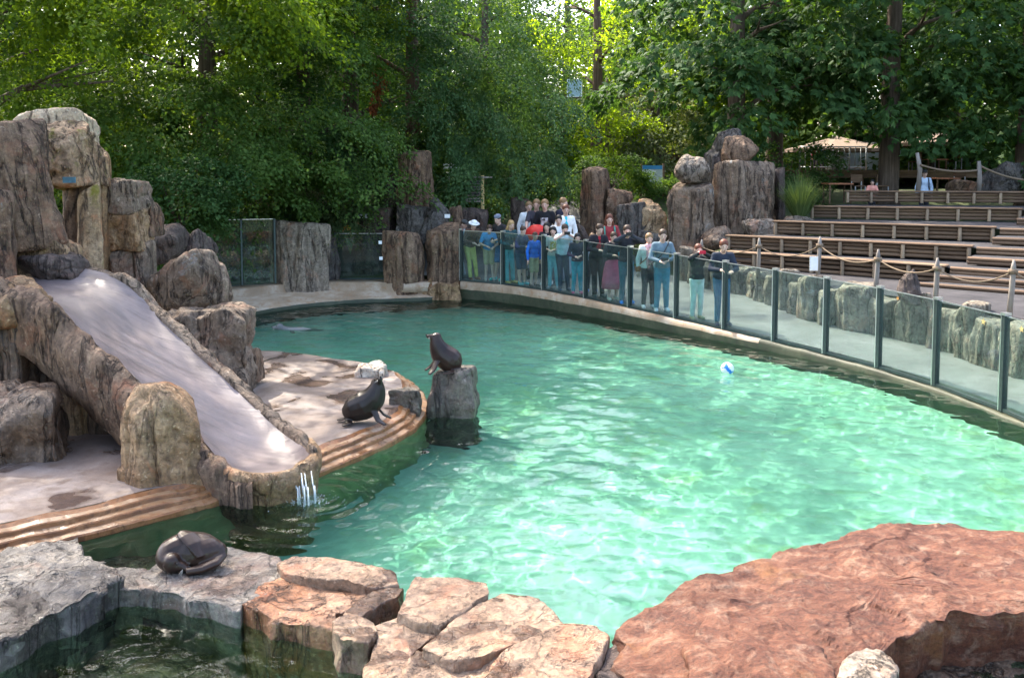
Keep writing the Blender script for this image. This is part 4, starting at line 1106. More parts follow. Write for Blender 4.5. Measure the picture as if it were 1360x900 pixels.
# ================================================================== CAFE BEHIND THE TERRACES
M_CANVAS = plain('beige_canvas', (.26, .195, .15), .85, 0, .1); M_DECK = wood_mat('deck_wood', (.06, .035, .02), (.14, .085, .05), (.24, .16, .1))
M_RAIL = plain('grey_rail', (.3, .31, .32), .4, .6); M_REDCLOTH = plain('orange_wood', (.34, .13, .06), .6)
M_DARKW = plain('dark_interior_wall', (.07, .05, .04), .8); M_TENT = plain('white_tent', (.75, .77, .8), .7, 0, .05)
def at40(px, py, Y=38): return P(px, py, Y)
dz = P(1100, 226, 38).z
deck = thing('cafe_deck', 'raised wooden cafe deck behind the terraced seating', 'deck', tuple(P(1105, 240, 38)))
do = deck.location.copy()
a, b = P(1060, 228, 37), P(1400, 232, 37); c_ = (a + b) / 2
for k in range(12):
    y = 37 + k * .5; obj('deck_board', MB().box((c_.x - do.x, y - do.y, dz - do.z - .05), (b.x - a.x + 2, .48, .07)).mesh('deck_board'), M_DECK, deck)
for k in range(9):
    x = a.x + (b.x - a.x) * k / 8; obj('deck_post', MB().box((x - do.x, 37.1 - do.y, -.75 + (dz - do.z) / 2), (.16, .16, (dz - do.z) + 1.3)).mesh('deck_post'), M_DECK, deck)
obj('skirt_beam', MB().box((c_.x - do.x, 36.9 - do.y, dz - do.z - .2), (b.x - a.x + 2, .08, .22)).mesh('skirt_beam'), M_DECK, deck)
ra, rb = P(1062, 226, 37), P(1150, 226, 37)
rail = thing('deck_railing', 'grey metal railing along the cafe deck', 'railing', (ra.x, ra.y, dz))
Lr = rb.x - ra.x
for z in (.12, .95): obj('rail', tube_mesh('rail', [(0, 0, z), (Lr, 0, z)], .025, 6), M_RAIL, rail)
for k in range(13): obj('baluster', tube_mesh('baluster', [(Lr * k / 12, 0, 0), (Lr * k / 12, 0, .95)], .03 if k % 3 == 0 else .018, 6), M_RAIL, rail)
def parasol(px, py_top, py_rim, half, Y, label, pole_to=None):
    t, e = P(px, py_top, Y), P(px, py_rim, Y); w = half / F * Y
    base = Vector((t.x, Y, dz - .3)); th = thing('parasol', label, 'parasol', tuple(base), .3, 'cafe parasols')
    hz = t.z - base.z; rz_ = e.z - base.z; co = [(0, 0, hz)]; n = 8
    for k in range(n): co.append((w * math.cos(k * 2 * math.pi / n), w * math.sin(k * 2 * math.pi / n), rz_))
    for k in range(n): co.append((w * math.cos(k * 2 * math.pi / n), w * math.sin(k * 2 * math.pi / n), rz_ - .14))
    f = [(0, 1 + k, 1 + (k + 1) % n) for k in range(n)] + [(1 + k, 9 + k, 9 + (k + 1) % n, 1 + (k + 1) % n) for k in range(n)]
    obj('canopy', MB().add(co, f).mesh('canopy'), M_CANVAS, th); obj('pole', tube_mesh('pole', [(0, 0, 0), (0, 0, hz)], .04, 8), M_RAIL, th)
    for k in range(n): obj('rib', tube_mesh('rib', [(0, 0, hz - .05), (w * .97 * math.cos(k * 2 * math.pi / n), w * .97 * math.sin(k * 2 * math.pi / n), rz_ - .02)], .012, 5), M_RAIL, th)
parasol(1112, 181, 198, 68, 40, 'beige parasol over the deck railing')
parasol(1243, 176, 190, 58, 39, 'beige parasol low above the rope fence, behind chestnut leaves')
parasol(1290, 176, 188, 38, 41, 'beige parasol beside the boulder behind the top row')
parasol(1270, 147, 163, 50, 44, 'highest beige parasol at the back of the cafe')
parasol(1150, 158, 176, 36, 44, 'small tan parasol half hidden by chestnut leaves')
q = P(1140, 226, 42); tent = thing('white_stall', 'white counter panel behind the deck railing', 'stall', (q.x, q.y, dz)); 
obj('panel', MB().box((0, 0, .62), (2.6, .08, 1.2)).mesh('panel'), M_TENT, tent); obj('counter_top', MB().box((0, -.1, 1.25), (2.8, .5, .05)).mesh('counter_top'), M_STEEL, tent); obj('side_panel', MB().box((-1.25, .4, .6), (.06, .7, 1.15)).mesh('side_panel'), M_TENT, tent)
q = P(1230, 226, 47); bld = thing('cafe_hut', 'dark wooden cafe hut behind the parasols', 'building', (q.x, q.y, dz - .5))
obj('wall', MB().box((0, 0, 1.5), (9, .2, 3.0)).mesh('wall'), M_DARKW, bld); rf = obj('roof', MB().box((0, -.4, 3.1), (9.6, 1.6, .2)).mesh('roof'), M_DECK, bld)
for k in range(4):
    w = obj('window', MB().box((-3 + k * 2, -.13, 1.7), (1.0, .05, .8)).mesh('window'), M_TENT, bld); obj('pane', MB().box((-3 + k * 2, -.17, 1.7), (.85, .03, .66)).mesh('pane'), M_GLASS_CLEAR, w)
tblm = None
def table(px, py, Y, label):
    q = P(px, py, Y); t = thing('cafe_table', label, 'table', (q.x, Y, q.z - .72), 0, 'cafe tables')
    obj('table_top', MB().box((0, 0, .72), (.9, .8, .05)).mesh('table_top'), M_REDCLOTH, t)
    for x in (-.38, .38):
        for y in (-.33, .33): obj('leg', MB().box((x, y, .35), (.05, .05, .69)).mesh('leg'), M_DECK, t)
def chair(px, py, Y, label, rz):
    q = P(px, py, Y); t = thing('cafe_chair', label, 'chair', (q.x, Y, q.z - .45), rz, 'cafe chairs')
    obj('seat', MB().box((0, 0, .45), (.42, .42, .04)).mesh('seat'), M_DECK, t); obj('backrest', MB().box((0, .2, .72), (.42, .03, .3)).mesh('backrest'), M_DECK, t)
    for x in (-.18, .18):
        for y in (-.18, .2): obj('leg', MB().box((x, y, .22 if y < 0 else .3), (.035, .035, .44 if y < 0 else .62)).mesh('leg'), M_RAIL, t)
table(1112, 244, 33, 'orange-topped cafe table below the deck, beside the grass clump'); table(1253, 237, 33.5, 'orange-topped cafe table behind the man in light blue')
table(1240, 212, 39, 'cafe table on the deck under the low parasol')
for k, (px, py, Y, lb) in enumerate([(1140, 247, 33, 'cafe chair right of the table by the grass clump'), (1172, 247, 33.5, 'cafe chair against the chestnut trunk'), (1275, 240, 33.8, 'cafe chair by the flat brown boulder'), (1215, 215, 39, 'deck chair seat left of the deck table'), (1268, 214, 39.3, 'deck chair seat right of the deck table')]): chair(px, py, Y, lb, k * 1.3)
# treehouse walkway in the dark gap
q = P(800, 215, 40); wk = thing('wooden_walkway', 'raised wooden walkway with stair rail in the dark gap between trees', 'walkway', tuple(q)); wo = wk.location.copy()
def beam(name, a, b, w): obj(name, tube_mesh(name, [P(*a) - wo, P(*b) - wo], w, 4, False), M_DECK, wk)
beam('top_beam', (700, 129, 40), (905, 127, 40), .12); beam('post', (748, 225, 40), (748, 128, 40), .10); beam('post', (866, 215, 40), (866, 128, 40), .10)
beam('deck_edge', (752, 212, 40), (905, 208, 40), .14); beam('stair_rail', (728, 238, 39), (752, 190, 40), .05); beam('stair_rail', (740, 240, 39), (764, 196, 40), .05)
for k in range(5): beam('step', (730 + k * 6, 240 - k * 8, 39.3), (750 + k * 6, 240 - k * 8, 39.3), .06)
obj('deck_floor', MB().box(P(830, 209, 41.5) - wo, (6, 3, .12)).mesh('deck_floor'), M_PALEPOST, wk)
q = P(763, 117, 39.6); sg = thing('pale_sign', 'pale blue sign panel on the walkway beam', 'sign', tuple(q)); obj('panel', MB().box((0, 0, 0), (.6, .03, .72)).mesh('panel'), plain('pale_blue_panel', (.5, .66, .72), .5), sg); obj('frame', MB().box((0, .03, 0), (.66, .03, .78)).mesh('frame'), M_STEEL, sg)
#@@TREES

# ================================================================== TREES AND PLANTS
def leaf_cloud(name, pos, ax, nrm, ln, wd, seed, mat, parent=None, loc=None, fold=.12):
    # neighbouring leaves share a tint, so that boughs differ from one another
    """one kite-shaped face per leaf; pos base points, ax unit length axis, nrm unit normals"""
    rg = np.random.default_rng(seed); n = len(pos)
    sd = np.cross(ax, nrm); sd /= np.linalg.norm(sd, axis=1)[:, None] + 1e-9
    L = ln[:, None]; W = wd[:, None]
    a = pos; b = pos + ax * L * .45 + sd * W - nrm * W * fold; c = pos + ax * L; d = pos + ax * L * .45 - sd * W - nrm * W * fold
    co = np.stack([a, b, c, d], 1).reshape(-1, 3)
    f = np.arange(4 * n).reshape(n, 4)
    me = mesh_np(name, co, f, False)
    at = me.attributes.new('rnd', 'FLOAT', 'POINT')
    at.data.foreach_set('value', np.repeat(np.clip(.48 + .42 * noise(pos * 1.1 + seed) + rg.normal(0, .16, n), 0, 1), 4).astype(np.float32))
    return obj(name, me, mat, parent, loc)
def unit(v): return v / (np.linalg.norm(v, axis=-1, keepdims=True) + 1e-9)
def crown_points(rg, n, rad, fill=.5, lump=.3, off=0.0, zsq=None):
    d = unit(rg.normal(size=(n, 3)))
    lum = 1 + lump * 1.4 * fbm(d * 2.2 + off, 3)
    r = (fill + (1 - fill) * rg.random(n) ** .6) * lum
    return d * r[:, None] * np.array(rad), d
def make_crown(seed, rad, nsp, per, leaf, kind='maple', fill=.55, lump=.3, droop=.5):
    """sprays of leaves through an uneven ellipsoid centred on the origin"""
    rg = np.random.default_rng(seed)
    nb = max(6, nsp // 24); nf_ = nsp // 6
    bp, bd = crown_points(rg, nb, rad, max(fill, .55), lump, seed * 1.7)          # boughs: thin drooping fans, one above the other
    bo = unit(bd * np.array([1, 1, .15]) + .25 * rg.normal(size=(nb, 3)) * np.array([1, 1, .3])); bs_ = rg.uniform(.6, 1.3, nb) * .33 * float(np.mean(rad[:2]))
    bsd = unit(np.cross(bo, np.array([0, 0, 1.0])))
    k = rg.integers(0, nb, nsp - nf_); u = rg.random(nsp - nf_) ** .7; vv = rg.uniform(-1, 1, nsp - nf_); S = bs_[k][:, None]
    p = bp[k] + bo[k] * u[:, None] * S * 1.3 + bsd[k] * vv[:, None] * S * .95 + .07 * S * rg.normal(size=(nsp - nf_, 3))
    p[:, 2] -= (.5 * u ** 2 + .3 * vv ** 2) * bs_[k] * (.6 + droop)
    o1 = bo[k] + bsd[k] * (vv * .8)[:, None]; o1[:, 2] -= droop * (.25 + .7 * u)
    p2, d2 = crown_points(rg, nf_, rad, .25, lump, seed * 1.7); o2_ = d2 * np.array([1, 1, .35]); o2_[:, 2] -= droop
    p = np.concatenate([p, p2]); out = unit(np.concatenate([o1, o2_]) + .2 * rg.normal(size=(nsp, 3)))
    side = unit(np.cross(out, np.array([0, 0, 1.0]) + .15 * rg.normal(size=(nsp, 3)))); upn = np.cross(side, out)
    upn *= np.sign(upn[:, 2:3] + 1e-6)
    if kind == 'chestnut':
        per_l = per; t = rg.random((nsp, per_l)); lat = rg.uniform(-1, 1, (nsp, per_l))
        Ls = leaf * 4.2
        base = p[:, None] + out[:, None] * (t[..., None] * Ls) + side[:, None] * (lat * Ls * .55 * (1 - .4 * t))[..., None] + upn[:, None] * (rg.normal(size=(nsp, per_l)) * leaf * .45)[..., None]
        pet = unit(out[:, None] * .5 + side[:, None] * lat[..., None] + .5 * rg.normal(size=(nsp, per_l, 3)) + np.array([0, 0, -.25]))
        up = unit(upn[:, None] + .35 * rg.normal(size=(nsp, per_l, 3))); sd = unit(np.cross(pet, up))
        P_, A_, N_, LN, WD = [], [], [], [], []
        for k, ang in enumerate((-1.35, -.68, 0, .68, 1.35)):
            ax = unit(pet * math.cos(ang) + sd * math.sin(ang) + np.array([0, 0, -.42]))
            P_.append(base.reshape(-1, 3)); A_.append(ax.reshape(-1, 3)); N_.append(up.reshape(-1, 3)); s_ = (1 - .18 * abs(k - 2)) * leaf * rg.uniform(.8, 1.2, nsp * per_l); LN.append(s_); WD.append(s_ * .2)
        return np.concatenate(P_), np.concatenate(A_), np.concatenate(N_), np.concatenate(LN), np.concatenate(WD)
    t = rg.random((nsp, per)); lat = rg.uniform(-1, 1, (nsp, per)); Ls = leaf * (7.5 if kind == 'maple' else 10)
    wid = .42 if kind == 'maple' else .24
    pos = p[:, None] + out[:, None] * (t[..., None] * Ls) + side[:, None] * (lat * Ls * wid * (1 - .55 * t))[..., None] + upn[:, None] * (rg.normal(size=(nsp, per)) * leaf * .5)[..., None]
    pos[..., 2] -= (t ** 2) * Ls * .35 * (1 if kind == 'maple' else 1.5)
    ax = unit(out[:, None] * .7 + side[:, None] * lat[..., None] * .9 + .5 * rg.normal(size=(nsp, per, 3)) + np.array([0, 0, -.35]))
    up = unit(upn[:, None] + .36 * rg.normal(size=(nsp, per, 3)))
    ln = leaf * rg.uniform(.7, 1.3, nsp * per); wd = ln * (.36 if kind == 'maple' else .26)
    return pos.reshape(-1, 3), ax.reshape(-1, 3), up.reshape(-1, 3), ln, wd
def trunk_mesh(name, h, r, seed, limbs=6, z0=.45, spread=2.5, lean=(0, 0)):
    rg = random.Random(seed); mb = MB()
    pts = [(lean[0] * t * h + rg.uniform(-.06, .06) * (0 < t < 1), lean[1] * t * h + rg.uniform(-.06, .06), h * t - .3) for t in (0, .06, .2, .4, .6, .8, 1)]
    mb.tube(pts, [r * 1.45, r * 1.08, r, r * .88, r * .72, r * .5, r * .2], 12)
    for k in range(limbs):
        t = z0 + (1 - z0) * k / limbs; a = k * 2.4 + rg.uniform(-.4, .4); b = Vector((lean[0] * t * h, lean[1] * t * h, h * t - .3)); L_ = spread * rg.uniform(.7, 1.1) * (1.15 - .6 * t)
        e = b + Vector((math.cos(a) * L_, math.sin(a) * L_, L_ * .35)); m_ = b.lerp(e, .5) + Vector((0, 0, L_ * .12))
        mb.tube([b, m_, e], [r * .36, r * .24, r * .06], 7)
        for s_ in (-.6, .6):
            e2 = m_ + Vector((math.cos(a + s_) * L_ * .5, math.sin(a + s_) * L_ * .5, L_ * .15)); mb.tube([m_, e2], [r * .16, r * .04], 5)
    return mb.mesh(name, True)
def tree(name, label, X, Y, h, trunk_r, cz, rad, nsp, per, leaf, kind, lmat, bark, seed, fill=.5, lump=.35, droop=.5, lean=(0, 0), extra=()):
    z = float(ground_z(np.array(X), np.array(Y)))
    t = thing(name, label, 'tree', (X, Y, z))
    obj('trunk', trunk_mesh('trunk', h * .85, trunk_r, seed, 8, .3, min(rad[0], rad[1]) * .85, lean), bark, t)
    arrs = make_crown(seed, rad, nsp, per, leaf, kind, fill, lump, droop)
    arrs = [arrs[0] + np.array([lean[0] * h * .7, lean[1] * h * .7, cz - z])] + list(arrs[1:])
    for k, (dx, dy, dz_, rx, ry, rz_, ns) in enumerate(extra):       # separate boughs hanging out of the main mass
        e = make_crown(seed + 50 + k, (rx, ry, rz_), ns, per, leaf, kind, .2, .5, droop * 1.3)
        arrs = [np.concatenate([arrs[0], e[0] + np.array([dx, dy, dz_ - z])])] + [np.concatenate([arrs[i], e[i]]) for i in range(1, 5)]
    leaf_cloud('crown', *arrs, seed, lmat, t)
    return t
# left bank: broad-leaved trees with drooping boughs
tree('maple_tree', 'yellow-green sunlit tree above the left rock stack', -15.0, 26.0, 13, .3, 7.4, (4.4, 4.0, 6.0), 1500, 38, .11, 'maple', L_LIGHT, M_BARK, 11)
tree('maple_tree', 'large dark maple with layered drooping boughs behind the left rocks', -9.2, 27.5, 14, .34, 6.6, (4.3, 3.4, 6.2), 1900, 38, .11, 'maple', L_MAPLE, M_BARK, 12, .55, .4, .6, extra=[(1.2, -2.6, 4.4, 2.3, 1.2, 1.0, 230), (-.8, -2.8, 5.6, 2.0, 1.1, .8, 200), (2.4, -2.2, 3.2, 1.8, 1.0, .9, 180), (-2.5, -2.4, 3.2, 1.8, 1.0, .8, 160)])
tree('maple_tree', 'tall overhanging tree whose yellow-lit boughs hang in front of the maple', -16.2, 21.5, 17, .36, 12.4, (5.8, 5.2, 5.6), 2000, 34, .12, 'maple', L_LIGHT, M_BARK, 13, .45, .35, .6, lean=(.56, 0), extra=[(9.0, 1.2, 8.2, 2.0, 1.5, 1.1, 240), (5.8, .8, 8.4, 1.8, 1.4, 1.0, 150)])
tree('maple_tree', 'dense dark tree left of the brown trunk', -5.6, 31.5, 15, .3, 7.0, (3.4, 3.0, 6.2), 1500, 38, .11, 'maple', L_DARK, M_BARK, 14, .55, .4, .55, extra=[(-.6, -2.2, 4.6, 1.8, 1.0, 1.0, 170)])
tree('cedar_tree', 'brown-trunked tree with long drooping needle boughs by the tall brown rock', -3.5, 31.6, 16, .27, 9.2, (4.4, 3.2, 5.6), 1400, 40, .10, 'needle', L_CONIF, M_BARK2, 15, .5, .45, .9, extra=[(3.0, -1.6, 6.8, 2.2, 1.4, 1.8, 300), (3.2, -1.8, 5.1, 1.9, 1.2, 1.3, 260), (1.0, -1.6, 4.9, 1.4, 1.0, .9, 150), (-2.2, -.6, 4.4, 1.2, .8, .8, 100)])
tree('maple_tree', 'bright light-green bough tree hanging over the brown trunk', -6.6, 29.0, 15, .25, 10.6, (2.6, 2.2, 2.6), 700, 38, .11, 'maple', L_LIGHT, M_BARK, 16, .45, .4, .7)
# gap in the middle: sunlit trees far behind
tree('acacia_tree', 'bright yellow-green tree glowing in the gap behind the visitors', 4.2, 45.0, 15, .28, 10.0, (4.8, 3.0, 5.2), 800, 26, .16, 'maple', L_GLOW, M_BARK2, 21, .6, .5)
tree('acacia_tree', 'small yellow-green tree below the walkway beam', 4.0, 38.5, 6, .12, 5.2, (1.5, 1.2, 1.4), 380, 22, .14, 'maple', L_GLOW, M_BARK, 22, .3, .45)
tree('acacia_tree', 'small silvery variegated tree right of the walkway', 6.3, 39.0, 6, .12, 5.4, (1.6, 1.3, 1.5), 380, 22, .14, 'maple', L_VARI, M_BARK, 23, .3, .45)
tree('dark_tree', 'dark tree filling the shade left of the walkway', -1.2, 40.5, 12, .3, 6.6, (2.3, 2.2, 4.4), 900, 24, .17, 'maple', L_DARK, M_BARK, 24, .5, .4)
# right: horse chestnuts
tree('chestnut_tree', 'horse chestnut with big hand-shaped leaves behind the boulder columns', 8.3, 33.5, 15, .34, 10.0, (3.6, 3.2, 5.0), 560, 9, .30, 'chestnut', L_CHEST, M_BARK, 31, .55, .3, .7)
tree('chestnut_tree', 'horse chestnut whose trunk stands behind the highest bench row', 14.0, 33.6, 15, .36, 11.9, (4.5, 3.4, 5.0), 680, 9, .30, 'chestnut', L_CHEST, M_BARK, 32, .55, .35, .7, extra=[(.1, -1.2, 6.5, 1.4, 1.2, 1.5, 110), (-2.9, -1.0, 7.8, 1.6, 1.2, 1.4, 120), (2.2, -1.0, 8.2, 1.6, 1.2, 1.2, 90)])
tree('chestnut_tree', 'horse chestnut above the dark boulder behind the top row', 18.6, 32.8, 15, .36, 10.4, (3.8, 3.2, 5.2), 560, 9, .30, 'chestnut', L_CHEST, M_BARK, 33, .55, .35, .7, extra=[(-.9, -1.0, 5.1, 1.5, 1.1, 1.4, 90)])
tree('chestnut_tree', 'inner horse chestnut crown between the two front chestnuts', 10.8, 37.5, 15, .34, 12.6, (3.8, 3.0, 5.0), 480, 9, .30, 'chestnut', L_CHEST, M_BARK, 34, .5, .35, .7)
# backdrop trees
rgb = random.Random(77)
spots = [(-24, 38), (-17.5, 40), (-12, 43), (-6.5, 46), (-4.5, 55), (10.5, 53), (15.5, 50), (21, 46), (26, 42), (-30, 46), (4, 66), (30, 54), (14, 62), (-9, 60)]
kinds = ['far tree closing the wood behind the left maples', 'far tree glimpsed through the left maples']
for k, (x, y) in enumerate(spots):
    lm = [L_DARK, L_MAPLE, L_LIGHT, L_MAPLE][k % 4]
    tree('background_tree', '', x, y, 18, .35, 9.5, (5.4, 4.0, 8.5), 1100, 18, .34, 'maple', lm, M_BARK, 40 + k, .3, .3)
    o = [q for q in COL.objects if q.name.startswith('background_tree')][-1]
BT = ['far tree above the left end of the wood', 'far tree behind the yellow-green tree', 'far dark tree behind the layered maple', 'far tree behind the dense dark tree', 'far tree behind the brown-trunked cedar', 'far tree between bright gap and chestnuts', 'far tree behind the inner chestnut', 'far tree over the cafe hut', 'far tree right of the cafe hut', 'farthest tree at the left end of the wood', 'farthest tree behind the bright gap', 'farthest tree right of the cafe', 'farthest tree behind the chestnuts', 'farthest tree behind the dense left trees']
for o, lb in zip([q for q in COL.objects if q.name.startswith('background_tree')], BT): o['label'] = lb; o['group'] = 'background trees'
# shrubs
def shrub(name, label, px, py_top, py_bot, half, Y, n, per, leaf, lmat, seed, kind='maple', dep=None, lump=.4, droop=.4, cat='shrub', fill=.25):
    t, b = P(px, py_top, Y), P(px, py_bot, Y); rx = half / F * Y; rz_ = (t.z - b.z) / 2
    th = thing(name, label, cat, (b.x, Y, b.z))
    arrs = make_crown(seed, (rx, dep or rx * .8, rz_), n, per, leaf, kind, fill, lump, droop)
    arrs = [arrs[0] + np.array([0, 0, rz_])] + list(arrs[1:]); leaf_cloud('foliage', *arrs, seed, lmat, th)
    mb = MB(); rg = random.Random(seed)
    for k in range(6):
        a = k * 1.05; mb.tube([(0, 0, -.2), (math.cos(a) * rx * .3, math.sin(a) * rx * .3, rz_ * .7), (math.cos(a) * rx * .6, math.sin(a) * rx * .5, rz_ * 1.4)], [.04, .025, .008], 6)
    obj('stem', mb.mesh('stem', True), M_BARK, th)
    return th
shrub('juniper_shrub', 'feathery juniper with rust-brown tips behind the grey column', 395, 232, 312, 85, 27.6, 420, 30, .075, L_JUNI, 61, 'needle', 1.4, .5, .3)
shrub('juniper_shrub', 'feathery rust-tipped juniper left of the tall brown rock', 462, 222, 300, 50, 28.8, 340, 30, .075, L_JUNI, 62, 'needle', 1.3, .5, .3)
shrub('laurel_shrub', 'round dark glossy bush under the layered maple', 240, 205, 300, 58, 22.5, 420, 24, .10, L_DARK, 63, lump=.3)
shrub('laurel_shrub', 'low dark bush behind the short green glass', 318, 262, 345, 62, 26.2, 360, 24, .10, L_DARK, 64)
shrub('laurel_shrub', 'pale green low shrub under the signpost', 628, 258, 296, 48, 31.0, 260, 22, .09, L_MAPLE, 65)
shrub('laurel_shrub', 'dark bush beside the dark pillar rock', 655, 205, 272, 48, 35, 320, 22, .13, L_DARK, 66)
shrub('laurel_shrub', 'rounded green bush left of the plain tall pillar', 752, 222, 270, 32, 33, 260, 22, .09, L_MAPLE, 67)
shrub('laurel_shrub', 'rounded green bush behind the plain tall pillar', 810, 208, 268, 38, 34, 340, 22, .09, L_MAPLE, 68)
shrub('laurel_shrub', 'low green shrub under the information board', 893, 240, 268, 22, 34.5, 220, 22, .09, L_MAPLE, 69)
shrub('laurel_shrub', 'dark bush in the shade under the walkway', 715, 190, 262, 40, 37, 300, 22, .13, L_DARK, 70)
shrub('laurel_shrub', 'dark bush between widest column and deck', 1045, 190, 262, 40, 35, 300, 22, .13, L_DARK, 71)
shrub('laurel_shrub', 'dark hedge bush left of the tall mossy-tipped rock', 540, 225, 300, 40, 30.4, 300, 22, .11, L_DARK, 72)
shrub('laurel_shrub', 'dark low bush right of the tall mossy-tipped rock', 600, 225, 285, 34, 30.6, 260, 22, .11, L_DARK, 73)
# ornamental grass clump
q = P(1062, 292, 27.4); gr = thing('grass_clump', 'fountain of long arching grass beside the widest column', 'grass clump', tuple(q)); rg = np.random.default_rng(9); n = 900
a = rg.uniform(0, 6.28, n); sp = rg.random(n) ** .7; L_ = rg.uniform(.9, 1.7, n)
segs = 5; co = []; 
dirx, diry = np.cos(a), np.sin(a); w0 = .010
for s_ in range(segs + 1):
    t = s_ / segs; r = sp * L_ * (.12 + .55 * t ** 1.5) * (t > 0) + .1 * sp; z = L_ * (t - .42 * sp * t ** 2.4)
    for sg_ in (-1, 1): co.append(np.stack([dirx * r - diry * sg_ * w0 * (1 - t * .9), diry * r + dirx * sg_ * w0 * (1 - t * .9), z], 1))
co = np.stack(co, 1); K = 2 * (segs + 1)
base = (np.arange(n) * K)[:, None]; f = np.concatenate([base + np.array([2 * s_, 2 * s_ + 1, 2 * s_ + 3, 2 * s_ + 2]) for s_ in range(segs)], 0)
me = mesh_np('blades', co.reshape(-1, 3), f); at = me.attributes.new('rnd', 'FLOAT', 'POINT'); at.data.foreach_set('value', np.repeat(rg.random(n), K).astype(np.float32)); obj('blades', me, L_GRASS, gr)
bs = bmesh.new(); bmesh.ops.create_icosphere(bs, subdivisions=2, radius=.22); obj('root_tuft', bm_mesh('root_tuft', bs, True), M_SOIL, gr)
# dead rust-coloured bough
q = P(500, 82, 30.0); db = thing('dead_bough', 'rust-red dead bough hanging beside the brown trunk', 'branch', tuple(q)); rg = np.random.default_rng(5); n = 420
t = rg.random(n); pos = np.stack([.14 * rg.normal(size=n) * (1 - .5 * t) + .08 * np.sin(t * 5), .12 * rg.normal(size=n), -1.7 * t], 1); axv = unit(rg.normal(size=(n, 3)) * .5 + np.array([0, 0, -1])); nr = unit(rg.normal(size=(n, 3)))
leaf_cloud('dead_leaves', pos, axv, nr, np.full(n, .13), np.full(n, .035), 5, L_RUST, db); obj('twig', tube_mesh('twig', [(0, 0, .3), (.05, 0, -.6), (0, 0, -1.6)], [.03, .02, .005], 6), M_BARK2, db)
# ground cover: ivy and leaf litter on the banks
rg = np.random.default_rng(17); n = 26000
X = rg.uniform(-20, 12, n); Y = rg.uniform(27.8, 42, n); ok = (right_of_wall(X, Y) < .2) & ~((np.abs(X - 2.0 - np.clip((Y - 30) * .35, 0, 8)) < 1.3)) & ~((X > -8) & (X < 3.5) & (Y < 30.6))
X, Y = X[ok], Y[ok]; n = len(X); pos = np.stack([X, Y, ground_z(X, Y) + .03 + .12 * rg.random(n)], 1)
leaf_cloud('ground_cover', pos, unit(rg.normal(size=(n, 3)) * np.array([1, 1, .4])), unit(rg.normal(size=(n, 3)) * .5 + np.array([0, -.3, 1])), rg.uniform(.10, .2, n), rg.uniform(.035, .07, n), 17, L_MAPLE)
tag(COL.objects['ground_cover'], 'low green ivy covering the bank under the trees', 'ground cover', kind='stuff')
#@@LIFE

# ================================================================== PEOPLE AND SEA LIONS
def ellipsoid(mb, c, r, rot=None, nu=12, nv=8):
    c = Vector(c); co = []; f = []
    for i in range(nv + 1):
        th = math.pi * i / nv
        for k in range(nu):
            a = 2 * math.pi * k / nu; v = Vector((r[0] * math.sin(th) * math.cos(a), r[1] * math.sin(th) * math.sin(a), r[2] * math.cos(th)))
            if rot is not None: v = rot @ v
            co.append(c + v)
    for i in range(nv):
        for k in range(nu): f.append((i * nu + k, (i + 1) * nu + k, (i + 1) * nu + (k + 1) % nu, i * nu + (k + 1) % nu))
    mb.add(co, f)
def capsule(mb, a, b, ra, rb, n=10):
    a, b = Vector(a), Vector(b); t = (b - a); L_ = t.length; t = t / max(L_, 1e-6)
    pts = [a - t * ra * .98, a - t * ra * .8, a - t * ra * .4, a, b, b + t * rb * .4, b + t * rb * .8, b + t * rb * .98]
    mb.tube(pts, [ra * .2, ra * .6, ra * .92, ra, rb, rb * .92, rb * .6, rb * .2], n)
def chain(mb, pts, rads):
    for i in range(len(pts) - 1): capsule(mb, pts[i], pts[i + 1], rads[i], rads[i + 1])
_deps = None
def remesh(name, mb, vox, smooth=4, factor=.5):
    me = mb.mesh(name); o = bpy.data.objects.new('tmp_' + name, me); COL.objects.link(o)
    m = o.modifiers.new('r', 'REMESH'); m.mode = 'VOXEL'; m.voxel_size = vox; m.use_smooth_shade = True
    if smooth: s_ = o.modifiers.new('s', 'SMOOTH'); s_.iterations = smooth; s_.factor = factor
    dg = bpy.context.evaluated_depsgraph_get()
    out = bpy.data.meshes.new_from_object(o.evaluated_get(dg)); out.name = name
    bpy.data.objects.remove(o); bpy.data.meshes.remove(me)
    out.materials.clear(); out.shade_smooth()
    return out
def ik(S, T, l1, l2, hint):
    d = T - S; L_ = min(d.length, (l1 + l2) * .98); u = d.normalized(); T = S + u * L_
    a = (l1 * l1 - l2 * l2 + L_ * L_) / (2 * L_); h = math.sqrt(max(0, l1 * l1 - a * a))
    n = hint - u * hint.dot(u); n.normalize(); return S + u * a + n * h, T
CM = {}
def cloth(c, rough=.85):
    k = tuple(c)
    c = tuple(min(.8, x * 1.2 + .004) for x in c)
    if k not in CM:
        t = NT('cloth_%d' % len(CM)); v = t.coords((1, 1, 1)); f = t.noise(v, 9, 4); g = t.noise(v, 90, 2)
        col = t.ramp(f, [(.3, tuple(x * .8 for x in c)), (.7, tuple(min(1, x * 1.15) for x in c))]); CM[k] = t.done(col, rough, t.bump(f, .35, .02, t.bump(g, .2, .003)), .2)
    return CM[k]
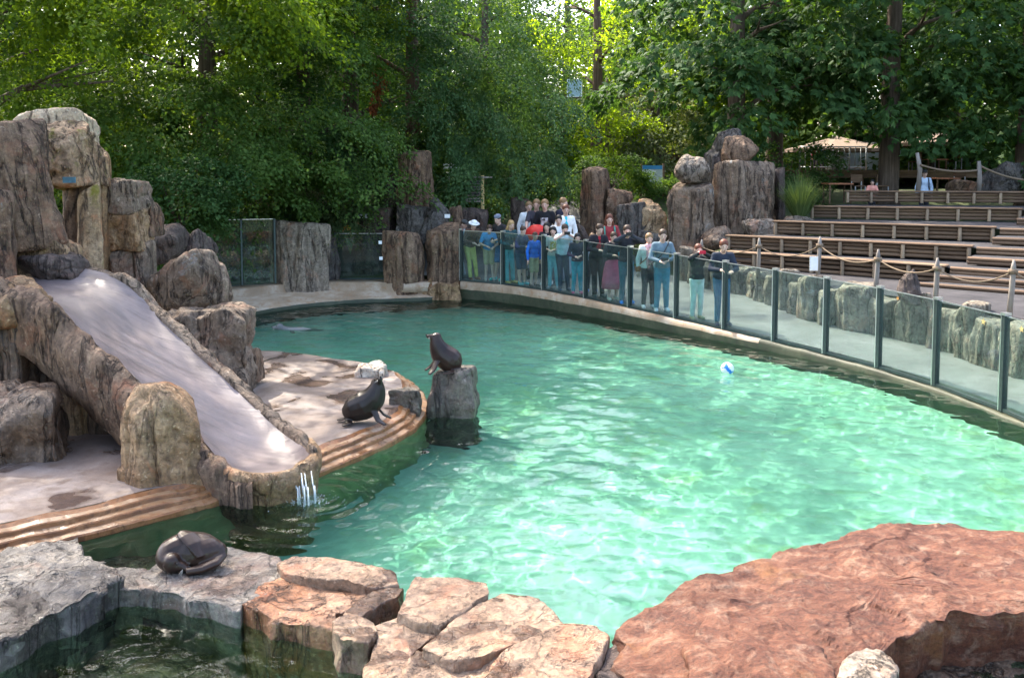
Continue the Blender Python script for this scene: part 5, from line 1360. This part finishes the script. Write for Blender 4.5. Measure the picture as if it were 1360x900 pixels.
def printed(c, p):
    t = NT('printed_cloth_%d' % len(CM)); CM[('p', len(CM))] = 1
    tc = t.n('TexCoord'); sx = t.n('SeparateXYZ'); t.l(tc.outputs['Object'], sx.inputs[0])
    def win(o, a, b):
        m1 = t.n('Math', operation='GREATER_THAN'); m1.inputs[1].default_value = a; t.l(o, m1.inputs[0])
        m2 = t.n('Math', operation='LESS_THAN'); m2.inputs[1].default_value = b; t.l(o, m2.inputs[0])
        m3 = t.n('Math', operation='MULTIPLY'); t.l(m1.outputs[0], m3.inputs[0]); t.l(m2.outputs[0], m3.inputs[1]); return m3.outputs[0]
    w = t.n('Math', operation='MULTIPLY'); t.l(win(sx.outputs[0], -.085, .085), w.inputs[0]); t.l(win(sx.outputs[2], 1.06, 1.33), w.inputs[1])
    w2 = t.n('Math', operation='MULTIPLY'); t.l(w.outputs[0], w2.inputs[0]); t.l(win(sx.outputs[1], -1.0, -.02), w2.inputs[1])
    nz = t.ramp(t.noise(t.coords((1, 1, 1), False), 26, 2, .5, 1.0), [(.42, (0, 0, 0)), (.5, (1, 1, 1))])
    fc = t.mix(1.0, w2.outputs[0], nz, 'MULTIPLY'); return t.done(t.mix(fc, c, p), .85, None, .2)
SKIN = [plain('skin_light', (.60, .38, .29), .5, 0, .08), plain('skin_tan', (.48, .29, .2), .5, 0, .08)]
HAIRM = {k: plain('hair_' + k, c, .55, 0, .3, 40) for k, c in dict(black=(.012, .010, .009), brown=(.06, .032, .018), auburn=(.13, .04, .02), blond=(.40, .25, .11), fair=(.24, .14, .065)).items()}
M_EYE = plain('dark_eye', (.02, .015, .012), .3); M_LIP = plain('lips', (.42, .16, .14), .5)
M_BAG = plain('brown_leather', (.22, .09, .04), .5); M_PHONE = plain('phone_black', (.02, .02, .02), .3)
def person(px, py_head, foot, label, top, bottom, shoes=(.1, .1, .1), hair='brown', long=False, pose='rail', turn=0.0, lean=.18, sleeves='long', legs='trousers', hat=None, H=None, skin=0, extra=None, topmat=None, look=-.15, spread=.07, stoop=0.0):
    """foot: world point of the feet; the head top is meant to reach pixel row py_head"""
    face = math.atan2(-foot.x * .55 - foot.x * .45, -(foot.y)) 
    to = Vector((-foot.x, -foot.y, 0)).normalized()
    rz = math.atan2(to.x, -to.y) + turn + .22 * math.sin(px * 1.7)           # local -Y looks to the camera side
    if H is None:
        zt = P(px, py_head, foot.y).z; H = (zt - foot.z) / (1 - .06 * lean / .2 * 1.0)
    k = H / 1.74
    Rl = Matrix.Rotation(lean, 3, 'X')
    hipc = Vector((0, .0, .93))
    off = Vector((0, .14 * lean / .2, 0)) if lean > .1 else Vector((0, 0, 0))
    def U(x, y, z): return hipc + off + Rl @ (Vector((x, y, z)) - hipc)
    LA = [Vector((s_ * (.075 + spread * .5), .02 + s_ * .03, .075)) for s_ in (-1, 1)]
    KN = [Vector((s_ * .088, -.03 + off.y * .5, .50)) for s_ in (-1, 1)]; HP = [Vector((s_ * .085, off.y, .92)) for s_ in (-1, 1)]
    SH = [U(s_ * .162, 0, 1.415) for s_ in (-1, 1)]
    Rh = Matrix.Rotation(lean * .5 - look * -1.0 * 0 + look * -1, 3, 'X')
    neck = U(0, .0, 1.50); head = U(0, -.02, 1.50) + Rl @ Vector((0, -.02, .115))
    tgt = {'rail': [U(-.10, -.34, 1.22), U(.12, -.36, 1.20)], 'camera': [U(-.055, -.21, 1.57), U(.06, -.21, 1.56)], 'down': [U(-.25, -.04, .82), U(.25, -.04, .82)],
           'hold': [U(-.08, -.27, 1.12), U(.09, -.26, 1.14)], 'push': [U(-.2, -.42, 1.05), U(.2, -.42, 1.05)], 'chin': [U(-.04, -.2, 1.38), U(.2, -.28, 1.2)], 'one': [U(-.25, -.04, .82), U(.06, -.24, 1.30)]}[pose]
    EL, HA = [], []
    for i, s_ in enumerate((-1, 1)):
        hint = Vector((s_ * .8, .3, -1)) if pose != 'camera' else Vector((s_ * 1.3, -.1, -.7))
        e, t = ik(SH[i], tgt[i], .29, .27, hint); EL.append(e); HA.append(t)
    root = thing('person', label, 'person', tuple(foot), rz)
    root.scale = (k, k, k)
    # ---- body: one continuous surface
    mb = MB()
    for i, s_ in enumerate((-1, 1)):
        chain(mb, [HP[i], KN[i], LA[i]], [.082, .056, .040]); capsule(mb, KN[i].lerp(LA[i], .2) + Vector((0, .02, 0)), KN[i].lerp(LA[i], .5) + Vector((0, .015, 0)), .052, .045)
        capsule(mb, LA[i] + Vector((0, .03, -.035)), LA[i] + Vector((s_ * .02, -.15, -.045)), .036, .03)
        chain(mb, [SH[i], EL[i], HA[i]], [.052, .041, .029])
        d = (HA[i] - EL[i]).normalized(); sdv = d.cross(Vector((0, 0, 1))).normalized(); nn = sdv.cross(d)
        palm = HA[i] + d * .06; chain(mb, [HA[i], palm], [.03, .036])
        for j in range(4):
            a = palm + d * .02 + sdv * (j - 1.5) * .024; m_ = a + d * (.036 + .006 * (j in (1, 2))) - nn * .008; chain(mb, [a, m_, m_ + d * .018 - nn * .026], [.0125, .012, .011])
        a = HA[i] + d * .025 + sdv * (-s_ * .03); chain(mb, [a, a + d * .035 + sdv * (-s_ * .024), a + d * .065 + sdv * (-s_ * .026)], [.015, .0135, .012])
    ellipsoid(mb, U(0, .0, .98), (.165, .115, .13), Rl); ellipsoid(mb, U(0, 0, 1.13), (.14, .10, .17), Rl); ellipsoid(mb, U(0, .0, 1.32), (.172, .112, .17), Rl)
    capsule(mb, SH[0], SH[1], .058, .058); capsule(mb, U(0, .01, 1.44), head, .062, .055)
    ellipsoid(mb, head + Rh @ Vector((0, .005, .02)), (.077, .097, .108), Rh, 14, 10); ellipsoid(mb, head + Rh @ Vector((0, -.03, -.055)), (.056, .062, .058), Rh)
    capsule(mb, head + Rh @ Vector((0, -.092, .012)), head + Rh @ Vector((0, -.110, -.018)), .011, .016)
    for s_ in (-1, 1): ellipsoid(mb, head + Rh @ Vector((s_ * .080, .012, .0)), (.014, .024, .034), Rh)
    obj('body', remesh('body', mb, .0155, 3), SKIN[skin], root)
    for s_ in (-1, 1):
        e = MB(); ellipsoid(e, head + Rh @ Vector((s_ * .031, -.086, .022)), (.010, .008, .0065), Rh, 8, 5); obj('eye', e.mesh('eye', True), M_EYE, root)
    e = MB(); ellipsoid(e, head + Rh @ Vector((0, -.090, -.052)), (.024, .009, .009), Rh, 8, 5); obj('mouth', e.mesh('mouth', True), M_LIP, root)
    # ---- hair
    mb = MB()
    ellipsoid(mb, head + Rh @ Vector((0, .022, .056)), (.093, .104, .098), Rh, 14, 10)
    if long:
        for s_ in (-1, 1): chain(mb, [head + Rh @ Vector((s_ * .066, .03, .03)), head + Rh @ Vector((s_ * .082, .025, -.08)), U(s_ * .085, .03, 1.36)], [.038, .042, .03])
        chain(mb, [head + Rh @ Vector((0, .07, .02)), U(0, .10, 1.47), U(0, .11, 1.27)], [.07, .07, .05])
    obj('hair', remesh('hair', mb, .017, 2), HAIRM[hair], root)
    if hat:
        mb = MB(); ellipsoid(mb, head + Rh @ Vector((0, .015, .085)), (.094, .104, .072), Rh, 16, 10)
        if hat[0] == 'brim': mb.tube([head + Rh @ Vector((0, .015, .055)), head + Rh @ Vector((0, .015, .072))], [.165, .15], 20)
        if hat[0] == 'cap': ellipsoid(mb, head + Rh @ Vector((0, -.10, .062)), (.07, .075, .012), Rh)
        obj('hat', mb.mesh('hat', True), cloth(hat[1]), root)
    # ---- top
    mb = MB()
    ellipsoid(mb, U(0, .0, .98), (.182, .132, .15), Rl); ellipsoid(mb, U(0, 0, 1.13), (.162, .122, .18), Rl); ellipsoid(mb, U(0, .0, 1.32), (.187, .128, .165), Rl); capsule(mb, SH[0], SH[1], .074, .074)
    capsule(mb, U(0, .01, 1.42), U(0, .012, 1.475), .085, .066)
    for i in (0, 1):
        if sleeves == 'long': chain(mb, [SH[i], EL[i], EL[i].lerp(HA[i], .92)], [.070, .056, .044])
        else: chain(mb, [SH[i], SH[i].lerp(EL[i], .72)], [.072, .062])
    obj('jacket' if sleeves == 'long' else 'shirt', remesh('top', mb, .019, 3), topmat or cloth(top), root)
    # ---- legs
    mb = MB()
    if legs in ('trousers', 'shorts'):
        end = .93 if legs == 'trousers' else -.05
        ellipsoid(mb, Vector((0, off.y, .93)), (.172, .128, .12))
        for i in (0, 1):
            if legs == 'trousers': chain(mb, [HP[i], KN[i], KN[i].lerp(LA[i], end)], [.098, .071, .058])
            else: chain(mb, [HP[i], KN[i] + Vector((0, 0, .02))], [.100, .082])
        obj(legs, remesh(legs, mb, .019, 3), cloth(bottom), root)
    else:
        n_ = 24; prof = [(1.03, .155), (.95, .185), (.75, .225), (.5, .265), (.30, .29), (.30, .27), (.5, .25), (.95, .16)]
        co = []
        for z, r in prof:
            for j in range(n_):
                a = 2 * math.pi * j / n_; rr_ = r * (1 + .05 * math.sin(a * 7) * (z < .9)); co.append((rr_ * math.cos(a), off.y * (z - .2) + rr_ * .8 * math.sin(a), z))
        f = [(i * n_ + j, i * n_ + (j + 1) % n_, (i + 1) * n_ + (j + 1) % n_, (i + 1) * n_ + j) for i in range(len(prof) - 1) for j in range(n_)]
        obj('skirt', MB().add(co, f).mesh('skirt', True), cloth(bottom), root)
    for i, s_ in enumerate((-1, 1)):
        mb = MB(); capsule(mb, LA[i] + Vector((0, .035, -.035)), LA[i] + Vector((s_ * .02, -.16, -.04)), .046, .04); capsule(mb, LA[i] + Vector((0, .03, -.03)), LA[i] + Vector((0, .01, .02)), .046, .044)
        obj('shoe', mb.mesh('shoe', True), cloth(shoes, .6), root)
    if extra:
        for kind_, c in extra:
            if kind_ == 'phone': obj('phone', MB().box((HA[0] + HA[1]) / 2 + Vector((0, -.07, .03)), (.15, .012, .08)).mesh('phone'), cloth(c, .3), root)
            if kind_ == 'bag':
                mb = MB(); ellipsoid(mb, (-.24, .02, .92), (.07, .12, .10)); b = obj('bag', mb.mesh('bag', True), cloth(c, .6), root); obj('strap', tube_mesh('strap', [Vector((-.24, .0, 1.0)), U(-.12, -.145, 1.14), U(.02, -.155, 1.3), U(.11, -.10, 1.46), U(.12, .04, 1.50)], .014, 6), cloth(c, .6), b)
            if kind_ == 'backpack':
                mb = MB(); ellipsoid(mb, U(0, .2, 1.25), (.15, .10, .22), Rl); b = obj('backpack', mb.mesh('backpack', True), cloth(c), root)
                for s_ in (-1, 1): obj('strap', tube_mesh('strap', [U(s_ * .11, .12, 1.46), U(s_ * .12, -.06, 1.46), U(s_ * .125, -.14, 1.3), U(s_ * .14, -.05, 1.1)], .02, 6), cloth(c), b)
            if kind_ == 'scarf':
                mb = MB(); chain(mb, [U(-.06, -.07, 1.47), U(.06, -.07, 1.47)], [.05, .05])
                for s_ in (-1, 1): chain(mb, [U(s_ * .05, -.11, 1.44), U(s_ * .045, -.14, 1.2), U(s_ * .05, -.14, 1.02)], [.035, .04, .035])
                obj('scarf', remesh('scarf', mb, .018, 2), cloth(c), root)
            if kind_ == 'inner':
                mb = MB(); ellipsoid(mb, U(0, -.03, 1.24), (.085, .108, .25), Rl); obj('inner_shirt', mb.mesh('inner_shirt', True), cloth(c), root)
    return root
def behind(px, d):
    """path point d metres behind the glass, in line with pixel column px"""
    dx = (px - 680) / F
    for a, b in zip(GLP[:-1], GLP[1:]):
        e = b - a; den = e.x - dx * e.y
        if abs(den) < 1e-9: continue
        t = (dx * a.y - a.x) / den
        if 0 <= t <= 1:
            p = a + e * t; p = p * 1.0; s_ = (p.y + d) / p.y; q = Vector((p.x * s_, p.y * s_, 0)); q.z = float(path_z(q.y)) + max(0, .34 * (q.y - 27.6)) + .012
            return q
TEAL = (.09, .27, .31); DARK = (.022, .023, .028); KHAKI = (.36, .30, .17); WHITE = (.72, .72, .70); NAVY = (.03, .045, .09)
person(615, 300, behind(615.5, .55), 'person in dark cap leaning over the glass beside the brown column', (.42, .52, .56), (.25, .3, .33), hair='brown', pose='rail', lean=.5, hat=('cap', (.05, .05, .05)), turn=.9, sleeves='short')
person(628, 300, behind(629, .35), 'person in white sun hat, brown vest and yellow-green trousers', (.10, .055, .04), (.46, .42, .13), (.22, .1, .05), hair='brown', pose='rail', lean=.42, hat=('brim', (.8, .79, .75)), turn=.55)
person(650, 306, behind(650, .42), 'man in bright blue t-shirt resting folded arms on the glass', (.05, .26, .52), KHAKI, (.35, .32, .28), hair='brown', pose='rail', lean=.45, sleeves='short', legs='shorts', turn=.25)
person(661, 290, behind(662, .6), 'person in grey knitted beanie and black jacket with denim shorts', (.03, .028, .03), (.05, .14, .27), (.03, .38, .33), hair='brown', pose='hold', lean=.22, legs='shorts', hat=('beanie', (.16, .18, .23)), turn=-.5)
person(677, 298, behind(678, .3), 'woman with long blond hair in dark teal jacket and teal jeans', (.03, .075, .08), (.10, .33, .35), (.5, .36, .12), hair='blond', long=True, pose='hold', lean=.24, turn=.35)
person(693, 305, behind(694, .3), 'boy in navy hoodie and long navy shorts pressing against the glass', (.035, .045, .085), (.04, .07, .10), (.1, .35, .36), hair='brown', pose='rail', lean=.2, legs='shorts', turn=.7)
person(709, 310, behind(709, .26), 'child in royal blue jacket and khaki shorts', (.02, .13, .52), KHAKI, (.03, .03, .03), hair='brown', pose='down', lean=.06, legs='shorts', turn=.8)
person(703, 269, behind(702, 3.7), 'person in white shirt behind the stroller man', WHITE, NAVY, hair='fair', pose='down', lean=.02)
person(713, 267, behind(713, 3.2), 'man in charcoal t-shirt pushing the red stroller', (.045, .042, .055), NAVY, hair='fair', pose='push', lean=.06, sleeves='short')
person(724, 266, behind(724, 3.1), 'man in black t-shirt with large white print', (.02, .02, .024), NAVY, hair='fair', pose='down', lean=.02, sleeves='short', topmat=printed((.018, .018, .022), (.6, .6, .62)))
person(746, 264, behind(746, 4.0), 'blond person in dark top walking up the path', (.02, .02, .035), DARK, hair='fair', pose='hold', lean=.02, turn=1.2)
person(751, 273, behind(751, 3.0), 'woman in white cardigan over turquoise top', (.74, .74, .74), (.3, .34, .4), hair='auburn', pose='down', lean=.02, extra=[('inner', (.03, .42, .5))])
person(743, 287, behind(742, 1.7), 'black-haired man in white shirt standing behind the polo man', WHITE, (.2, .22, .26), hair='black', pose='down', lean=.02, sleeves='short')
person(727, 297, behind(727, 1.0), 'woman with long dark hair in black top and black shorts', (.02, .018, .024), (.018, .018, .02), WHITE, hair='black', long=True, pose='hold', lean=.06, legs='shorts')
person(735, 303, behind(735.5, .5), 'curly-haired girl in white t-shirt with coloured print and light jeans', (.7, .68, .62), (.22, .47, .52), (.3, .35, .36), hair='black', long=True, pose='hold', lean=.08, sleeves='short', topmat=printed((.68, .67, .62), (.55, .42, .05)))
person(749, 305, behind(750, .38), 'heavy man in pale blue polo shirt bending to look at his phone', (.50, .62, .66), (.025, .04, .06), (.02, .05, .08), hair='brown', pose='camera', lean=.34, sleeves='short', turn=.45, extra=[('phone', (.02, .02, .02))])
person(768, 312, behind(767, .34), 'girl with dark hair, turquoise leggings and pink shoes', (.045, .04, .06), (.03, .29, .37), (.55, .09, .2), hair='black', long=True, pose='hold', lean=.1, turn=.3)
person(785, 312, behind(786, 1.1), 'person in pale lilac top half hidden behind the red-shirt man', (.5, .44, .55), DARK, (.05, .12, .4), hair='fair', pose='hold', lean=.1)
person(796, 304, behind(796, .4), 'man in open black jacket over red shirt leaning on the glass', (.018, .016, .02), (.014, .014, .014), hair='brown', pose='rail', lean=.26, turn=.25, extra=[('inner', (.36, .02, .03))])
person(814, 312, behind(815, .45), 'woman in black cardigan and rose-pink skirt', (.02, .025, .03), (.46, .10, .15), (.55, .52, .42), hair='brown', pose='rail', lean=.14, legs='skirt', turn=.1)
person(810, 286, behind(809, 2.3), 'woman with auburn hair, maroon top and green backpack', (.22, .03, .035), DARK, hair='auburn', long=True, pose='hold', lean=.03, extra=[('backpack', (.05, .22, .17))])
person(823, 322, behind(824, 1.0), 'child in bright turquoise jacket behind the man with camera', (.03, .36, .5), DARK, hair='auburn', long=True, pose='camera', lean=.05)
person(834, 303, behind(833, .36), 'man in black jacket holding a camera to his face', (.022, .026, .034), (.03, .10, .13), (.03, .2, .55), hair='brown', pose='camera', lean=.12, turn=.35, extra=[('phone', (.02, .02, .02))])
person(862, 311, behind(862, .42), 'woman in cream jacket with pink scarf and black leggings', (.58, .60, .55), (.016, .017, .02), (.75, .75, .72), hair='fair', pose='one', lean=.02, extra=[('scarf', (.62, .34, .36)), ('bag', (.24, .09, .03))])
person(879, 308, behind(880, .36), 'man in blue-grey jacket and bright blue jeans with shoulder bag', (.12, .17, .20), (.04, .18, .26), (.68, .7, .7), hair='brown', pose='hold', lean=.1, turn=.35, extra=[('bag', (.05, .05, .05)), ('phone', (.03, .03, .03))])
person(926, 326, behind(927, .35), 'woman in black jacket and white trousers taking a photo', (.018, .02, .02), (.62, .66, .60), (.46, .40, .24), hair='auburn', pose='camera', lean=.05, turn=.45, extra=[('phone', (.5, .03, .05))])
person(957, 325, behind(962, .30), 'man in navy jacket and blue patterned trousers leaning on the glass', (.02, .026, .04), (.02, .09, .16), (.02, .03, .05), hair='auburn', pose='rail', lean=.22, turn=.3, topmat=None)
q = P(1157, 296, 31.2); q.z = P(1157, 240, 31.2).z - 1.25
person(1157, 240, q, 'woman in salmon t-shirt resting her arms on the highest bench row', (.62, .26, .20), DARK, hair='black', pose='rail', lean=.12, sleeves='short', H=1.28)
q = P(1228, 226, 31.4); q.z -= 1.74
person(1228, 226, q, 'man in black cap and light blue shirt with backpack straps', (.42, .52, .64), DARK, hair='black', pose='down', lean=0, hat=('cap', (.02, .02, .02)), H=1.74, extra=[('backpack', (.03, .05, .08))])
for px, c, lb in [(1092, (.02, .07, .3), 'person in dark blue standing at the deck railing'), (1083, (.4, .03, .05), 'person in red standing at the deck railing')]:
    q = P(px, 226, 37.6); q.z = dz; person(px, 195, q, lb, c, (.05, .05, .07), hair='black', pose='down', lean=0, H=1.1 if False else None)
# stroller
M_RED = plain('red_stroller_cloth', (.62, .03, .025), .6, 0, .1); M_TYRE = plain('tyre_rubber', (.02, .02, .02), .8)
q = behind(713, 2.4); st = thing('stroller', 'red hooded stroller pushed down the path', 'stroller', tuple(q), .2); st.scale = (1.25,) * 3
mb = MB(); ellipsoid(mb, (0, 0, .93), (.29, .32, .28), None, 18, 10); mb.co = [(x, y, max(z, .80) if z < .80 else z) for x, y, z in mb.co]; obj('hood', mb.mesh('hood', True), M_RED, st)
mb = MB(); ellipsoid(mb, (0, -.02, .52), (.22, .26, .16)); obj('seat', mb.mesh('seat', True), M_BLACK, st)
mb = MB()
for s_ in (-1, 1): mb.tube([(s_ * .24, .45, 1.02), (s_ * .24, .1, .6), (s_ * .26, -.35, .16)], .014, 6); mb.tube([(s_ * .24, -.05, .62), (s_ * .27, .28, .14)], .014, 6)
mb.tube([(-.24, .45, 1.02), (.24, .45, 1.02)], .016, 6); obj('frame', mb.mesh('frame', True), M_RAIL, st)
for x in (-.28, .28):
    for y in (-.35, .28):
        w = obj('wheel', tube_mesh('wheel', [(x - .02, y, .12), (x + .02, y, .12)], .12, 14, False), M_TYRE, st); obj('rim', tube_mesh('rim', [(x - .026, y, .12), (x + .026, y, .12)], .07, 12, False), M_RAIL, w)

# ---- sea lions
def fur(name, c0, c1):
    t = NT(name); v = t.coords((1, 1, 1), False); a = t.noise(v, 3.5, 5); b = t.noise(v, 70, 3)
    return t.done(t.ramp(a, [(.3, c0), (.7, c1)]), .34, t.bump(a, .25, .02, t.bump(b, .2, .002)), .28)
M_FUR = fur('wet_dark_fur', (.012, .0085, .007), (.034, .022, .017)); M_FUR2 = fur('wet_brown_fur', (.017, .010, .008), (.045, .025, .018))
M_FURW = fur('wet_grey_fur', (.10, .10, .10), (.24, .24, .23)); M_FLIP = plain('flipper_skin', (.035, .033, .036), .4, 0, .2); M_WHISK = plain('pale_whisker', (.5, .45, .38), .5)
def flipper(mb, pts, widths, thick=.016, up=Vector((0, 0, 1))):
    """flat paddle along pts"""
    pts = [Vector(p) for p in pts]; co = []; n = 8
    for i, p in enumerate(pts):
        t = (pts[min(i + 1, len(pts) - 1)] - pts[max(i - 1, 0)]).normalized(); s_ = t.cross(up).normalized(); w = s_.cross(t)
        for k in range(n): a = 2 * math.pi * k / n; co.append(p + s_ * math.cos(a) * widths[i] + w * math.sin(a) * thick * (.5 + widths[i] * 8 if widths[i] < .06 else 1))
    f = [(i * n + k, i * n + (k + 1) % n, (i + 1) * n + (k + 1) % n, (i + 1) * n + k) for i in range(len(pts) - 1) for k in range(n)]
    f += [tuple(range(n))[::-1], tuple(range((len(pts) - 1) * n, len(pts) * n))]; mb.add(co, f)
def sealion(label, loc, rz, body, rads, nose_dir, flips, mat, scale=1.0, vox=.011, fill=None, sm=5):
    r_ = thing('sea_lion', label, 'sea lion', tuple(loc), rz); r_.scale = (scale,) * 3
    mb = MB(); body = [Vector(b) for b in body]; bd = spline(body, 26)
    rr_ = [np.interp(i / 25 * (len(rads) - 1), range(len(rads)), rads) for i in range(26)]
    for i in range(25): capsule(mb, bd[i], bd[i + 1], rr_[i], rr_[i + 1], 14)
    h = body[-1]; nd = Vector(nose_dir).normalized(); sd = nd.cross(Vector((0, 0, 1))).normalized(); upv = sd.cross(nd)
    capsule(mb, h, h + nd * .085, .076, .040, 14); ellipsoid(mb, h + nd * .115 - upv * .006, (.037, .037, .030)); ellipsoid(mb, h + upv * .026 - nd * .005, (.074, .074, .066))
    for s_ in (-1, 1): capsule(mb, h - nd * .03 + sd * s_ * .056 + upv * .01, h - nd * .055 + sd * s_ * .068 - upv * .005, .009, .005, 6)
    if fill: ellipsoid(mb, fill[0], fill[1], None, 20, 12)
    for fl_ in flips: flipper(mb, fl_[0], fl_[1], fl_[2] if len(fl_) > 2 else .018)
    obj('body', remesh('body', mb, vox, sm), mat, r_)
    for s_ in (-1, 1):
        e = MB(); ellipsoid(e, h + nd * .06 + sd * s_ * .048 + upv * .034, (.011, .011, .011), None, 8, 6); obj('eye', e.mesh('eye', True), M_EYE, r_)
    e = MB(); ellipsoid(e, h + nd * .15 + upv * .004, (.014, .014, .011), None, 8, 6); obj('nose', e.mesh('nose', True), M_BLACK, r_)
    for s_ in (-1, 1):
        for k in range(3): obj('whisker', tube_mesh('whisker', [h + nd * .11 + sd * s_ * .028 - upv * .008, h + nd * (.10 + .01 * k) + sd * s_ * (.085 - .01 * k) - upv * (.035 + .012 * k)], [.0022, .001], 4), M_WHISK, r_)
    return r_
# on the pool rock, head raised (local +X = right in the picture)
q = P(590, 493, 13.25)
sealion('sea lion sitting upright on the wet rock in the pool with nose raised', q, 0, [(.15, .0, .11), (.09, 0, .17), (-.01, 0, .24), (-.08, -.02, .35), (-.11, -.03, .45), (-.12, -.03, .50)], [.11, .185, .18, .135, .098, .078], (-.85, -.25, .35),
        [([(-.09, -.12, .2), (-.15, -.22, .07), (-.20, -.28, .015)], [.06, .06, .035]), ([(-.10, .05, .2), (-.22, .03, .06), (-.29, 0, .01)], [.06, .055, .03]), ([(.2, -.06, .06), (.12, -.22, .03), (.0, -.27, .02)], [.05, .05, .03])], M_FUR2, 1.0)
# walking on the platform
q = G(487, 560, .25)
sealion('dark sea lion propped on its front flippers on the platform', q, 0, [(-.19, .0, .15), (-.12, 0, .18), (-.02, 0, .22), (.08, -.01, .30), (.13, -.02, .41), (.145, -.03, .49)], [.125, .17, .185, .160, .112, .076], (.3, -.45, .6),
        [([(.10, -.10, .2), (.17, -.17, .07), (.27, -.2, .015)], [.06, .055, .04]), ([(.10, .08, .2), (.2, .12, .06), (.3, .12, .015)], [.06, .05, .035]), ([(-.22, -.05, .06), (-.2, -.17, .025), (-.26, -.24, .015)], [.05, .06, .03]), ([(-.24, .05, .05), (-.32, .05, .02), (-.38, .02, .015)], [.045, .05, .03])], M_FUR, 1.05)
# curled asleep on the long flat slab
q = G(256, 750, .17)
sealion('brown sea lion curled up asleep on the long flat slab', q, R(4), [(.20, .02, .10), (.07, .04, .135), (-.07, .03, .14), (-.17, -.02, .125), (-.19, -.09, .10), (-.13, -.15, .08)], [.095, .13, .14, .12, .09, .072], (1, -.12, -.18),
        [([(-.10, .02, .285), (-.03, -.03, .275), (.05, -.09, .225), (.11, -.15, .13)], [.045, .085, .085, .035], .026), ([(.25, .0, .09), (.22, -.11, .065), (.12, -.18, .045), (.0, -.20, .03)], [.06, .06, .055, .03], .04)], M_FUR2, 1.0, .008, fill=((.03, .01, .115), (.24, .155, .145)), sm=4)
# swimming at the far left
q = G(388, 437, 0)
sealion('sea lion swimming at the surface near the far bank', (q.x, q.y, -.02), 0, [(.62, .0, -.10), (.42, 0, -.06), (.18, 0, -.03), (-.04, 0, -.02), (-.18, 0, .02), (-.26, 0, .05)], [.04, .08, .095, .085, .07, .058], (-1, -.2, .1),
        [([(0, -.06, -.05), (.05, -.2, -.12), (.12, -.3, -.15)], [.05, .05, .03])], M_FURW, 1.1)
